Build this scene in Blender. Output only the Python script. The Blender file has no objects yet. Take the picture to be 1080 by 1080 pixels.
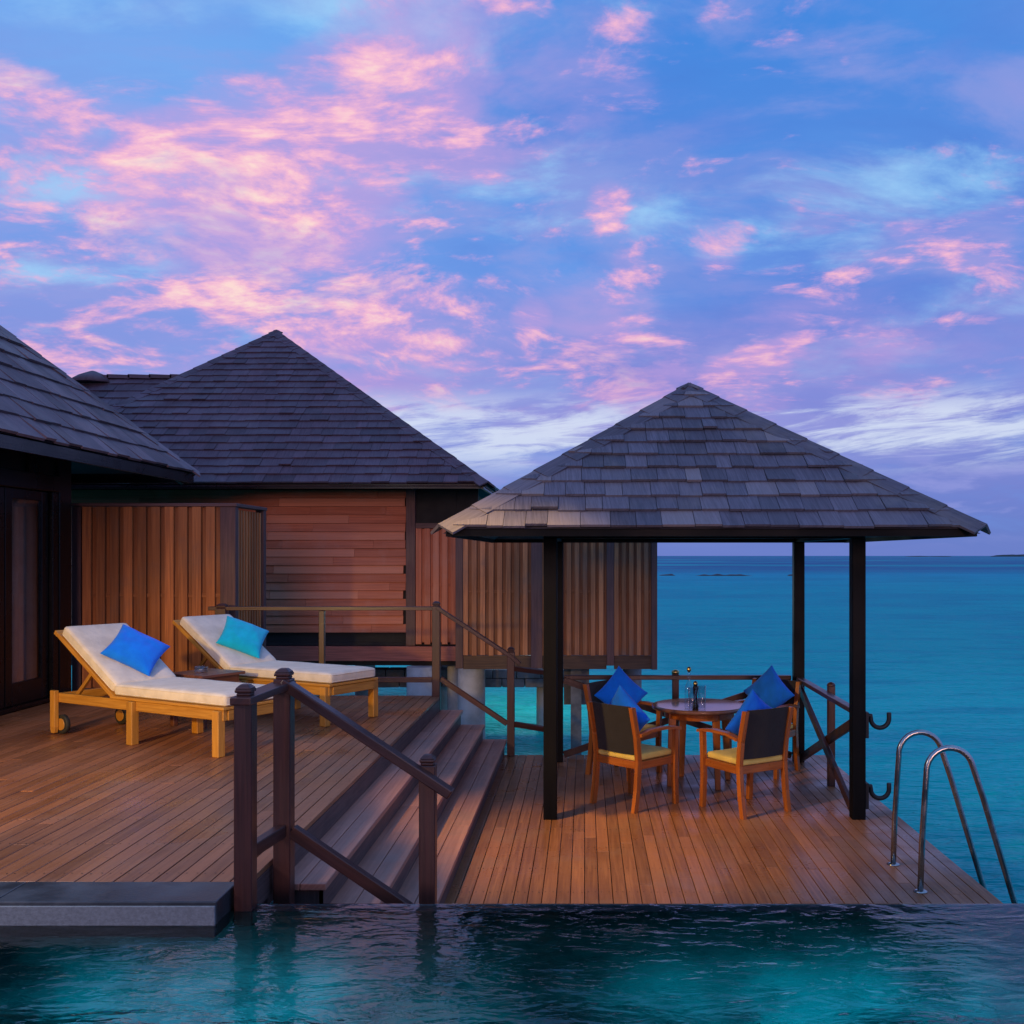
import bpy, bmesh, math, random
from mathutils import Vector, Matrix, noise as mnoise

random.seed(7)
R = math.radians
S = bpy.context.scene
COL = S.collection

def lin(r, g, b):
    f = lambda c: (c / 255 / 12.92) if c <= 10 else ((c / 255 + 0.055) / 1.055) ** 2.4
    return (f(r), f(g), f(b), 1.0)

# ------------------------------------------------------------------ camera
EYE = 2.16
cam_d = bpy.data.cameras.new("camera")
cam_d.sensor_width = 36.0
cam_d.lens = 36.0
cam_d.shift_x = -0.0713
cam_d.shift_y = 0.0426
cam_d.clip_start = 0.05
cam_d.clip_end = 40000
cam = bpy.data.objects.new("camera", cam_d)
cam.location = (0, 0, EYE)
cam.rotation_euler = (R(90), 0, 0)
COL.objects.link(cam)
S.camera = cam

# ------------------------------------------------------------------ render look
S.view_settings.view_transform = 'Standard'
S.view_settings.look = 'None'
S.view_settings.exposure = 0.0
S.view_settings.gamma = 1.0
S.render.engine = 'CYCLES'
S.cycles.use_denoising = True
S.cycles.caustics_reflective = False
S.cycles.caustics_refractive = False
S.cycles.sample_clamp_indirect = 4.0
S.cycles.max_bounces = 8
S.cycles.transparent_max_bounces = 12

# ------------------------------------------------------------------ node helper
class NT:
    def __init__(self, tree):
        self.t = tree
    def n(self, typ, **kw):
        nd = self.t.nodes.new(typ)
        for k, v in kw.items():
            setattr(nd, k, v)
        return nd
    def put(self, sock, v):
        if v is None:
            return
        if hasattr(v, 'links') and hasattr(v, 'node'):
            self.t.links.new(v, sock)
        else:
            sock.default_value = v
    def math(self, op, a, b=None, c=None, clamp=False):
        nd = self.n('ShaderNodeMath', operation=op, use_clamp=clamp)
        for i, v in enumerate((a, b, c)):
            self.put(nd.inputs[i], v)
        return nd.outputs[0]
    def vmath(self, op, a, b=None):
        nd = self.n('ShaderNodeVectorMath', operation=op)
        self.put(nd.inputs[0], a)
        self.put(nd.inputs[1], b)
        return nd.outputs['Value'] if op in ('DOT_PRODUCT', 'LENGTH') else nd.outputs[0]
    def noise(self, vec, scale, detail=4, rough=0.55, dist=0.0, out='Fac'):
        nd = self.n('ShaderNodeTexNoise')
        self.put(nd.inputs['Vector'], vec)
        nd.inputs['Scale'].default_value = scale
        nd.inputs['Detail'].default_value = detail
        nd.inputs['Roughness'].default_value = rough
        nd.inputs['Distortion'].default_value = dist
        return nd.outputs[out]
    def ramp(self, fac, stops, interp='LINEAR'):
        nd = self.n('ShaderNodeValToRGB')
        cr = nd.color_ramp
        cr.interpolation = interp
        while len(cr.elements) < len(stops):
            cr.elements.new(0.5)
        for e, (p, c) in zip(cr.elements, stops):
            e.position = p
            e.color = c
        self.put(nd.inputs[0], fac)
        return nd.outputs[0]
    def mix(self, fac, a, b, blend='MIX'):
        nd = self.n('ShaderNodeMix', data_type='RGBA', blend_type=blend)
        self.put(nd.inputs[0], fac)
        self.put(nd.inputs[6], a)
        self.put(nd.inputs[7], b)
        return nd.outputs[2]
    def mapr(self, v, a, b, c=0.0, d=1.0, smooth=True):
        nd = self.n('ShaderNodeMapRange', interpolation_type='SMOOTHSTEP' if smooth else 'LINEAR')
        self.put(nd.inputs[0], v)
        for i, x in enumerate((a, b, c, d)):
            self.put(nd.inputs[i + 1], x)
        return nd.outputs[0]
    def comb(self, x, y, z=0.0):
        nd = self.n('ShaderNodeCombineXYZ')
        for i, v in enumerate((x, y, z)):
            self.put(nd.inputs[i], v)
        return nd.outputs[0]
    def sep(self, v):
        nd = self.n('ShaderNodeSeparateXYZ')
        self.put(nd.inputs[0], v)
        return nd.outputs
    def mapping(self, v, scale=(1, 1, 1), loc=(0, 0, 0), rot=(0, 0, 0)):
        nd = self.n('ShaderNodeMapping')
        self.put(nd.inputs[0], v)
        nd.inputs['Scale'].default_value = scale
        nd.inputs['Location'].default_value = loc
        nd.inputs['Rotation'].default_value = rot
        return nd.outputs[0]

# ------------------------------------------------------------------ world: dusk sky with lit clouds
SUN_EL, SUN_AZ = R(-1.5), R(174)          # afterglow from behind the camera
W = bpy.data.worlds.new("World")
S.world = W
W.use_nodes = True
W.node_tree.nodes.clear()
w = NT(W.node_tree)
co = w.n('ShaderNodeTexCoord').outputs['Generated']
sx, sy, sz = w.sep(co)
zc = w.math('ADD', w.math('MAXIMUM', sz, 0.0), 0.20)
P = w.comb(w.math('DIVIDE', sx, zc), w.math('DIVIDE', sy, zc), 0.0)

def lobe(px, py, deg, raw=False):
    d = Vector(((px - 617) / 1080, 1.0, (586 - py) / 1080)).normalized()
    return w.mapr(w.vmath('DOT_PRODUCT', co if (raw or deg < 3) else cw, tuple(d)), math.cos(R(deg)), 1.0)

base = w.ramp(w.math('MAXIMUM', sz, 0.0), [
    (0.0, lin(100, 128, 200)), (0.05, lin(106, 134, 208)), (0.10, lin(138, 162, 226)),
    (0.17, lin(126, 150, 222)), (0.27, lin(98, 150, 228)), (0.38, lin(92, 160, 234)), (0.6, lin(66, 138, 226))])
# warped plane coordinates of the cloud deck
warp = w.noise(P, 0.8, 3, 0.5, out='Color')
Pw = w.vmath('ADD', P, w.vmath('SCALE', w.vmath('SUBTRACT', warp, (0.5, 0.5, 0.5))))
Pw.node.inputs[1].links[0].from_node.inputs['Scale'].default_value = 0.7
elev = w.math('MAXIMUM', sz, 0.0)
cw = w.vmath('NORMALIZE', w.vmath('ADD', co, w.vmath('SCALE', w.vmath('SUBTRACT', w.noise(w.mapping(P, (1, 1, 1), (3, 3, 0)), 1.7, 6, 0.6, out='Color'), (0.5, 0.5, 0.5)))))
cw.node.inputs[0].links[0].from_node.inputs[1].links[0].from_node.inputs['Scale'].default_value = 0.42
# broad soft cloud sheets, purple-blue
n_big = w.noise(w.mapping(Pw, (0.75, 1.0, 1), (2.0, 5.5, 0)), 0.8, 7, 0.55)
right = lobe(800, 150, 26)
sheet = w.mapr(w.math('ADD', n_big, w.math('MULTIPLY', right, 0.10)), 0.36, 0.62)
c_sheet = w.mix(right, w.ramp(elev, [(0.0, lin(104, 124, 198)), (0.15, lin(126, 136, 212)), (0.28, lin(128, 158, 228)), (0.45, lin(116, 168, 236))]),
                w.ramp(elev, [(0.0, lin(104, 124, 198)), (0.15, lin(118, 130, 210)), (0.28, lin(88, 128, 214)), (0.45, lin(58, 128, 216))]))
sky = w.mix(w.math('MULTIPLY', sheet, 0.85), base, c_sheet)
# lilac and blue-grey mottling over the whole sky
n_mo = w.noise(w.mapping(Pw, (0.9, 1.15, 1), (8.2, 4.4, 0)), 2.6, 8, 0.58, 0.1)
sky = w.mix(w.math('MULTIPLY', w.mapr(n_mo, 0.46, 0.62), 0.62), sky, lin(146, 154, 220))
sky = w.mix(w.math('MULTIPLY', w.mapr(n_mo, 0.47, 0.30), 0.40), sky, w.mix(right, lin(112, 150, 224), lin(66, 116, 204)))
# pale cyan breaks between the sheets
n_brk = w.noise(w.mapping(Pw, (0.8, 1.1, 1), (4.1, 2.2, 0)), 1.9, 8, 0.62)
brk_b = w.math('MAXIMUM', lobe(40, 130, 10), w.math('MULTIPLY', lobe(930, 130, 9), 0.6))
brk = w.math('MULTIPLY', w.mapr(w.math('ADD', n_brk, w.math('MULTIPLY', brk_b, 0.10)), 0.53, 0.72), w.mapr(sz, 0.1, 0.25))
sky = w.mix(w.math('MULTIPLY', brk, 0.75), sky, lin(158, 212, 248))
# soft mauve glow of cloud lit from below, then the bright puffs inside it
bias = 0.0
for (a, b_, d, k) in ((420, 90, 9, 0.85), (335, 150, 7, 0.9), (310, 200, 8, 1.0), (270, 255, 9, 1.1), (350, 330, 8, 1.05), (225, 250, 6, 0.85), (340, 270, 8, 1.0), (80, 100, 5, 0.62), (170, 115, 4, 0.5), (30, 220, 6, 0.5),
                     (110, 370, 8, 0.7), (440, 360, 7, 0.75), (560, 345, 6, 0.6), (690, 385, 5, 0.9), (640, 360, 6, 0.6), (870, 275, 6, 0.52), (1050, 265, 4, 0.6), (1060, 350, 5, 0.55), (960, 385, 5, 0.5),
                     (643, 217, 1.8, 0.80), (662, 279, 1.6, 0.75), (560, 335, 2.0, 0.9), (760, 260, 2.5, 0.8), (640, 0, 6, 0.45), (870, 0, 5, 0.5), (490, 125, 4, 0.8), (800, 400, 4, 0.8)):
    bias = w.math('MAXIMUM', bias, w.math('MULTIPLY', lobe(a, b_, d), k))
bias = w.math('SMOOTH_MAX', bias, 0.0, 0.2)
n_lo = w.noise(w.mapping(Pw, (0.8, 1.2, 1), (9.3, 3.1, 0)), 1.5, 7, 0.55)
n_md = w.noise(w.mapping(Pw, (1.0, 1.2, 1), (1.3, 7.7, 0)), 4.6, 10, 0.60, 0.10)
n_fi = w.noise(w.mapping(Pw, (1.0, 1.3, 1), (6.1, 0.7, 0)), 13.0, 9, 0.62, 0.10)
lowfade = w.mapr(sz, 0.115, 0.17)
glow = w.math('MULTIPLY', w.mapr(w.math('ADD', n_lo, w.math('MULTIPLY', bias, 0.34)), 0.58, 0.88), lowfade)
sky = w.mix(w.math('MULTIPLY', glow, 0.62), sky, lin(192, 156, 218))
dens = w.math('ADD', w.math('ADD', w.math('MULTIPLY', n_md, 0.62), w.math('MULTIPLY', n_fi, 0.42)), w.math('MULTIPLY', bias, 0.165))
pf = w.math('MULTIPLY', w.math('MULTIPLY', w.mapr(dens, 0.572, 0.755), w.mapr(n_mo, 0.34, 0.50, 0.35, 1.0)), lowfade)
c_pf = w.ramp(w.mapr(dens, 0.60, 0.82, smooth=False), [
    (0.0, lin(190, 160, 222)), (0.30, lin(230, 168, 212)), (0.60, lin(247, 186, 208)), (0.95, lin(255, 220, 208))])
n_dk = w.noise(w.mapping(Pw, (0.85, 1.3, 1), (3.7, 9.2, 0)), 2.2, 9, 0.6, 0.1)
sky = w.mix(w.math('MULTIPLY', w.math('MULTIPLY', w.mapr(n_dk, 0.46, 0.64), lowfade), 0.45), sky, w.mix(right, lin(122, 154, 226), lin(72, 128, 216)))
sky = w.mix(w.math('MULTIPLY', pf, 0.92), sky, c_pf)
# purple veil low down
veil = w.math('MULTIPLY', w.math('MULTIPLY', w.mapr(sz, 0.26, 0.14), w.mapr(sz, 0.05, 0.12)), w.mapr(w.noise(w.mapping(P, (0.4, 0.8, 1)), 0.8, 4), 0.38, 0.62))
sky = w.mix(w.math('MULTIPLY', veil, 0.40), sky, lin(158, 140, 212))
# cream-white streak band near the horizon
az = w.math('ARCTAN2', sx, sy)
n_st = w.noise(w.comb(w.math('MULTIPLY', az, 4.5), w.math('SUBTRACT', w.math('MULTIPLY', sz, 34.0), w.math('MULTIPLY', az, 3.0)), 0), 1.7, 10, 0.66, 0.5)
band = w.math('MULTIPLY', w.mapr(sz, 0.070, 0.105), w.mapr(sz, 0.165, 0.128))
st_b = w.math('MAXIMUM', w.math('MULTIPLY', lobe(500, 458, 10), 0.15), w.math('MULTIPLY', lobe(990, 450, 10), 0.13))
streak = w.math('MULTIPLY', w.mapr(w.math('ADD', n_st, st_b), 0.50, 0.72), band)
sky = w.mix(w.math('MULTIPLY', streak, 0.80), sky, lin(214, 226, 244))
# haze at the very horizon
sky = w.mix(w.mapr(sz, 0.05, 0.0), sky, lin(106, 126, 198))
nish = w.n('ShaderNodeTexSky', sky_type='NISHITA', sun_disc=False, sun_elevation=SUN_EL, sun_rotation=SUN_AZ)
bg1 = w.n('ShaderNodeBackground')
w.put(bg1.inputs[0], nish.outputs[0]); bg1.inputs[1].default_value = 0.05
bg2 = w.n('ShaderNodeBackground')
w.put(bg2.inputs[0], sky); bg2.inputs[1].default_value = 1.03
add = w.n('ShaderNodeAddShader')
w.t.links.new(bg1.outputs[0], add.inputs[0]); w.t.links.new(bg2.outputs[0], add.inputs[1])
wo = w.n('ShaderNodeOutputWorld')
w.t.links.new(add.outputs[0], wo.inputs[0])

# ------------------------------------------------------------------ lamps
def aim(o, target):
    o.rotation_euler = (Vector(target) - Vector(o.location)).to_track_quat('-Z', 'Y').to_euler()

def lamp(name, typ, loc, target, energy, color, **kw):
    d = bpy.data.lights.new(name, typ)
    d.energy = energy
    d.color = color
    for k, v in kw.items():
        setattr(d, k, v)
    o = bpy.data.objects.new(name, d)
    o.location = loc
    aim(o, target)
    COL.objects.link(o)
    return o

sd = Vector((math.sin(SUN_AZ), math.cos(SUN_AZ), math.tan(R(7))))
lamp('sun', 'SUN', sd * 30, (0, 0, 0), 0.55, (1.0, 0.54, 0.42), angle=R(16))
WARM = (1.0, 0.60, 0.07)
lamp('deck_fill_light', 'SPOT', (-4.55, 3.6, 3.0), (-2.6, 6.6, 0.64), 290, (1.0, 0.84, 0.74), spot_size=R(105), spot_blend=0.9, shadow_soft_size=0.25)  # added fill to brighten the upper deck; the eave has no such fitting
lamp('deck_floodlight', 'SPOT', (-2.6, 6.2, 5.6), (0.30, 7.60, 0.0), 1500, WARM, spot_size=R(33), spot_blend=1.0, shadow_soft_size=0.10)
lamp('terrace_floodlight', 'SPOT', (-4.75, 0.8, 2.95), (-3.55, 8.8, 0.62), 1700, WARM, spot_size=R(32), spot_blend=1.0, shadow_soft_size=0.12)
lamp('dining_floodlight', 'SPOT', (-3.3, 4.9, 3.1), (1.05, 9.0, 0.60), 700, WARM, spot_size=R(24), spot_blend=0.8, shadow_soft_size=0.10)
lamp('jetty_lamp', 'POINT', (-1.0, 19.8, 1.3), (0, 0, 0), 60, (0.75, 1.0, 0.95), shadow_soft_size=0.2)
TEAL = (0.0, 0.62, 0.92)
for x, e in ((-2.3, 5.5), (-1.8, 7), (-1.3, 7.5), (-0.5, 2.5), (0.4, 5), (0.95, 7), (1.45, 8.5), (1.9, 6)):
    lamp('pool_lamp', 'SPOT', (x, 4.22, -0.70), (x, 4.66, -0.72), e, TEAL, spot_size=R(165), spot_blend=0.6, shadow_soft_size=0.10)

# ------------------------------------------------------------------ materials
def material(name):
    m = bpy.data.materials.new(name)
    m.use_nodes = True
    m.node_tree.nodes.clear()
    k = NT(m.node_tree)
    out = k.n('ShaderNodeOutputMaterial')
    bs = k.n('ShaderNodeBsdfPrincipled')
    k.t.links.new(bs.outputs[0], out.inputs[0])
    return m, k, bs, out

def bump(k, bs, height, strength=0.3, dist=0.01):
    b = k.n('ShaderNodeBump')
    b.inputs['Strength'].default_value = strength
    b.inputs['Distance'].default_value = dist
    k.put(b.inputs['Height'], height)
    k.put(bs.inputs['Normal'], b.outputs[0])

def wood(name, light, dark, rough=(0.35, 0.6), tint=0.5, grain=(55, 2.2), wear=None, wear_amt=0.0, spec=0.4, bstr=0.25, hue=None):
    m, k, bs, out = material(name)
    uv = k.n('ShaderNodeUVMap', uv_map='UVMap').outputs[0]
    g1 = k.noise(k.mapping(uv, (grain[0], grain[1], 1)), 1.0, 5, 0.6, 0.4)
    g2 = k.noise(k.mapping(uv, (grain[0] * 0.12, grain[1] * 0.5, 1)), 1.0, 3, 0.5)
    c = k.mix(k.mapr(g1, 0.3, 0.7), dark, light)
    c = k.mix(k.math('MULTIPLY', k.mapr(g2, 0.35, 0.7), 0.35), c, dark)
    at = k.n('ShaderNodeAttribute', attribute_name='tint')
    tv = k.math('ADD', 1.0 - tint / 2, k.math('MULTIPLY', at.outputs['Fac'], tint))
    if hue:
        c = k.mix(k.math('MULTIPLY', k.mapr(at.outputs['Fac'], 0.55, 1.0), 0.5), c, hue)
    c = k.mix(1.0, c, k.comb(tv, tv, tv), 'MULTIPLY')
    if wear:
        ob = k.n('ShaderNodeTexCoord').outputs['Object']
        wn = k.noise(ob, 1.7, 6, 0.65)
        c = k.mix(k.math('MULTIPLY', k.mapr(wn, 0.48, 0.72), wear_amt), c, wear)
    k.put(bs.inputs['Base Color'], c)
    ob2 = k.n('ShaderNodeTexCoord').outputs['Object']
    rn = k.noise(ob2, 1.1, 5, 0.6)
    k.put(bs.inputs['Roughness'], k.mapr(rn, 0.35, 0.65, rough[0], rough[1]))
    bs.inputs['Specular IOR Level'].default_value = spec
    bump(k, bs, g1, bstr, 0.004)
    return m

def plain(name, col, rough=0.5, metal=0.0, var=0.15, nscale=6.0, bstr=0.0, bscale=60, spec=0.5):
    m, k, bs, out = material(name)
    ob = k.n('ShaderNodeTexCoord').outputs['Object']
    n = k.noise(ob, nscale, 5, 0.6)
    d = tuple(c * (1 - var) for c in col[:3]) + (1,)
    l = tuple(min(1, c * (1 + var)) for c in col[:3]) + (1,)
    k.put(bs.inputs['Base Color'], k.mix(k.mapr(n, 0.3, 0.7), d, l))
    k.put(bs.inputs['Roughness'], k.mapr(n, 0.3, 0.7, max(0.02, rough - 0.07), min(1, rough + 0.07)))
    bs.inputs['Metallic'].default_value = metal
    bs.inputs['Specular IOR Level'].default_value = spec
    if bstr:
        bump(k, bs, k.noise(ob, bscale, 3, 0.6), bstr, 0.004)
    return m

def fabric(name, col, rough=0.85, weave=420, var=0.10):
    m, k, bs, out = material(name)
    ob = k.n('ShaderNodeTexCoord').outputs['Object']
    n = k.noise(ob, 7, 4, 0.6)
    wv = k.n('ShaderNodeTexWave', wave_type='BANDS', bands_direction='DIAGONAL')
    k.put(wv.inputs['Vector'], ob)
    wv.inputs['Scale'].default_value = weave / 6.28
    wv.inputs['Distortion'].default_value = 1.0
    d = tuple(c * (1 - var) for c in col[:3]) + (1,)
    l = tuple(min(1, c * (1 + var)) for c in col[:3]) + (1,)
    k.put(bs.inputs['Base Color'], k.mix(k.mapr(n, 0.3, 0.7), d, l))
    bs.inputs['Roughness'].default_value = rough
    bs.inputs['Sheen Weight'].default_value = 0.15
    bs.inputs['Specular IOR Level'].default_value = 0.2
    h = k.math('ADD', k.math('MULTIPLY', k.noise(ob, 16, 4, 0.6), 1.0), k.math('MULTIPLY', wv.outputs['Fac'], 0.06))
    bump(k, bs, h, 0.45, 0.012)
    return m

M = {}
M['deck'] = wood('deck_boards', (0.37, 0.145, 0.058, 1), (0.22, 0.080, 0.034, 1), (0.24, 0.58), 0.36, (48, 1.6), (0.29, 0.145, 0.080, 1), 0.6, hue=(0.36, 0.135, 0.060, 1))
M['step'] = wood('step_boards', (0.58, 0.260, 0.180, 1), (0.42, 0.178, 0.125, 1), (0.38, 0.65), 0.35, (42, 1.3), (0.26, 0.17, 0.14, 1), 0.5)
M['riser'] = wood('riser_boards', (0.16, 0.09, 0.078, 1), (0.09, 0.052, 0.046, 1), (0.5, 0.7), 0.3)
M['rail'] = wood('rail_wood', (0.078, 0.026, 0.020, 1), (0.042, 0.015, 0.012, 1), (0.28, 0.45), 0.25, (60, 2), spec=0.5)
M['ebony'] = wood('dark_stained_wood', (0.008, 0.007, 0.008, 1), (0.004, 0.004, 0.005, 1), (0.2, 0.36), 0.3, (60, 2), spec=0.3)
M['black_post'] = wood('black_post_wood', (0.007, 0.006, 0.006, 1), (0.004, 0.004, 0.004, 1), (0.45, 0.6), 0.3, (60, 2), spec=0.12)
M['screen'] = wood('screen_slats', (0.54, 0.180, 0.050, 1), (0.30, 0.092, 0.028, 1), (0.5, 0.7), 0.75, (50, 1.3), (0.16, 0.10, 0.075, 1), 0.35)
M['screen_grey'] = wood('weathered_screen_slats', (0.52, 0.200, 0.078, 1), (0.28, 0.100, 0.042, 1), (0.55, 0.75), 0.8, (50, 1.3), (0.15, 0.115, 0.095, 1), 0.55)
M['screen_post'] = wood('screen_post_wood', (0.15, 0.07, 0.062, 1), (0.085, 0.042, 0.04, 1), (0.5, 0.7), 0.3)
M['clad'] = wood('lapped_cladding', (0.57, 0.165, 0.078, 1), (0.38, 0.102, 0.050, 1), (0.5, 0.72), 0.28, (40, 1.0), (0.50, 0.23, 0.17, 1), 0.45, hue=(0.58, 0.25, 0.15, 1))
M['redbeam'] = wood('red_beam_wood', (0.40, 0.115, 0.085, 1), (0.24, 0.07, 0.052, 1), (0.5, 0.7), 0.3)
M['teak'] = wood('teak', (0.56, 0.275, 0.050, 1), (0.38, 0.165, 0.026, 1), (0.35, 0.5), 0.3, (70, 3))
M['mahogany'] = wood('oiled_hardwood', (0.50, 0.150, 0.028, 1), (0.33, 0.085, 0.015, 1), (0.25, 0.4), 0.3, (70, 3), spec=0.5)
M['tabletop'] = wood('table_wood', (0.24, 0.115, 0.075, 1), (0.16, 0.072, 0.046, 1), (0.05, 0.11), 0.3, (60, 3), spec=0.6)
M['shingle'] = wood('grey_shingle', (0.165, 0.142, 0.178, 1), (0.088, 0.076, 0.098, 1), (0.55, 0.75), 0.75, (70, 3.0), (0.24, 0.19, 0.165, 1), 0.4, bstr=0.5, hue=(0.24, 0.19, 0.175, 1))
M['shingle_dark'] = wood('dark_shingle', (0.110, 0.066, 0.088, 1), (0.064, 0.038, 0.054, 1), (0.5, 0.72), 0.6, (70, 3.0), (0.16, 0.12, 0.14, 1), 0.35, bstr=0.5)
M['shingle_near'] = wood('purple_grey_shingle', (0.20, 0.125, 0.135, 1), (0.105, 0.064, 0.074, 1), (0.5, 0.72), 0.8, (70, 3.0), (0.22, 0.16, 0.17, 1), 0.35, bstr=0.5)
M['brown_table'] = wood('brown_table_wood', (0.20, 0.075, 0.052, 1), (0.11, 0.042, 0.030, 1), (0.25, 0.4), 0.25, (60, 2))
M['soffit'] = wood('soffit_boards', (0.12, 0.06, 0.035, 1), (0.06, 0.03, 0.02, 1), (0.5, 0.7), 0.3)
M['mattress'] = fabric('cream_canvas', (0.70, 0.63, 0.55, 1))
M['pad'] = fabric('straw_seat_canvas', (0.84, 0.60, 0.14, 1))
M['blue'] = fabric('blue_cotton', (0.003, 0.19, 0.95, 1))
M['deepblue'] = fabric('deep_blue_cotton', (0.004, 0.145, 0.80, 1))
M['aqua'] = fabric('turquoise_cotton', (0.003, 0.46, 0.72, 1))
M['sling'] = fabric('charcoal_sling', (0.028, 0.024, 0.022, 1), 0.7, 900)
M['curtain'] = fabric('brown_curtain', (0.74, 0.50, 0.40, 1))
M['concrete'] = plain('pale_concrete', (0.42, 0.42, 0.44, 1), 0.8, 0, 0.25, 2.5, 0.3, 30)
M['stone'] = plain('grey_block_stone', (0.17, 0.155, 0.16, 1), 0.85, 0, 0.4, 3.5, 0.5, 25)
M['slate'] = plain('dark_slate', (0.048, 0.052, 0.058, 1), 0.38, 0, 0.45, 5, 0.4, 60)
M['pool_lit_face'] = plain('pool_lit_slate', (0.18, 0.205, 0.225, 1), 0.6, 0, 0.16, 60, 0.4, 110)  # coping front made paler: light off the pool put into the colour
M['steel'] = plain('brushed_steel', (0.42, 0.41, 0.40, 1), 0.24, 1.0, 0.1, 8)
M['iron'] = plain('black_iron', (0.018, 0.018, 0.02, 1), 0.5, 0.3, 0.2)
M['rubber'] = plain('black_rubber', (0.02, 0.02, 0.02, 1), 0.7)
M['void'] = plain('unlit_interior', (0.012, 0.011, 0.012, 1), 0.8)
M['brass'] = plain('brass_cap', (0.5, 0.36, 0.14, 1), 0.3, 1.0)
M['island'] = plain('island_foliage', (0.035, 0.05, 0.05, 1), 0.9, 0, 0.4, 0.02)
M['reef'] = plain('wet_reef_rock', (0.03, 0.035, 0.04, 1), 0.6, 0, 0.4, 0.8, 0.5, 3)

def pane_mat():
    m, k, bs, out = material('window_glass')
    k.t.nodes.remove(bs)
    tr = k.n('ShaderNodeBsdfTransparent'); tr.inputs[0].default_value = (0.72, 0.76, 0.78, 1)
    gl = k.n('ShaderNodeBsdfGlossy'); gl.inputs['Roughness'].default_value = 0.03
    mx = k.n('ShaderNodeMixShader')
    lw = k.n('ShaderNodeLayerWeight'); lw.inputs[0].default_value = 0.5
    k.put(mx.inputs[0], k.math('ADD', k.math('MULTIPLY', k.math('POWER', lw.outputs['Facing'], 3.0), 0.75), 0.07)); k.t.links.new(tr.outputs[0], mx.inputs[1]); k.t.links.new(gl.outputs[0], mx.inputs[2])
    k.t.links.new(mx.outputs[0], out.inputs[0])
    return m
M['pane'] = pane_mat()
M['glass'] = pane_mat()
M['glass'].name = 'clear_glass'
for nd in M['glass'].node_tree.nodes:
    if nd.type == 'BSDF_TRANSPARENT': nd.inputs[0].default_value = (0.93, 0.95, 0.97, 1)

def sea_mat():
    m, k, bs, out = material('lagoon_water')
    ob = k.n('ShaderNodeTexCoord').outputs['Object']
    X, Y, Z = k.sep(ob)
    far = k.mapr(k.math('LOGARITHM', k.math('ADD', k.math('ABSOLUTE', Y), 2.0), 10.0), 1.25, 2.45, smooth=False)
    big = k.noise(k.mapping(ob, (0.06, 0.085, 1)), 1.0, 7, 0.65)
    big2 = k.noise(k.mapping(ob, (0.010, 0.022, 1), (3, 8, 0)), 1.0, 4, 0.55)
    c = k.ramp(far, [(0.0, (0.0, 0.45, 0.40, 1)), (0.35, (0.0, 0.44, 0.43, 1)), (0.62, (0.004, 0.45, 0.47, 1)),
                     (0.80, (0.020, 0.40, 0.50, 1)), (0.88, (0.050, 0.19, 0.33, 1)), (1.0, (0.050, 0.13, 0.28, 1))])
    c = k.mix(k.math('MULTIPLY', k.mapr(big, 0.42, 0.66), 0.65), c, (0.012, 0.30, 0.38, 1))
    c = k.mix(k.math('MULTIPLY', k.mapr(big2, 0.48, 0.66), 0.6), c, (0.004, 0.60, 0.54, 1))
    near = k.mapr(k.math('ADD', X, k.math('MULTIPLY', Y, 0.02)), 3.5, -1.5)
    near = k.math('MULTIPLY', near, k.mapr(Y, 45.0, 25.0))
    c = k.mix(k.math('MULTIPLY', near, 0.8), c, (0.03, 0.85, 0.62, 1))
    h1 = k.noise(k.mapping(ob, (0.55, 1.5, 1)), 1.0, 5, 0.6, 0.3)
    h2 = k.noise(k.mapping(ob, (2.2, 5.0, 1), (5, 1, 0)), 1.0, 3, 0.55, 0.4)
    st = k.noise(k.mapping(ob, (0.28, 0.8, 1), (2, 7, 0), (0, 0, 0.10)), 1.0, 6, 0.6, 0.4)
    c = k.mix(k.math('MULTIPLY', k.mapr(st, 0.46, 0.64), 0.5), c, (0.004, 0.30, 0.36, 1))
    h = k.math('ADD', h1, k.math('MULTIPLY', h2, 0.5))
    bm_ = k.n('ShaderNodeBump'); bm_.inputs['Strength'].default_value = 0.95; bm_.inputs['Distance'].default_value = 0.35
    k.put(bm_.inputs['Height'], h)
    k.t.nodes.remove(bs)
    df = k.n('ShaderNodeBsdfDiffuse'); k.put(df.inputs[0], c); k.put(df.inputs['Normal'], bm_.outputs[0])
    gl = k.n('ShaderNodeBsdfGlossy'); gl.inputs['Roughness'].default_value = 0.25; k.put(gl.inputs['Normal'], bm_.outputs[0])
    gl.inputs[0].default_value = (0.8, 0.9, 1.0, 1)
    # wind-ruffled water never reaches full grazing reflectance
    fr = k.n('ShaderNodeFresnel'); fr.inputs[0].default_value = 1.33; k.put(fr.inputs['Normal'], bm_.outputs[0])
    mx = k.n('ShaderNodeMixShader')
    k.put(mx.inputs[0], k.math('MINIMUM', k.math('MULTIPLY', fr.outputs[0], 0.35), 0.14))
    k.t.links.new(df.outputs[0], mx.inputs[1]); k.t.links.new(gl.outputs[0], mx.inputs[2])
    k.t.links.new(mx.outputs[0], out.inputs[0])
    return m
M['sea'] = sea_mat()

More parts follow.
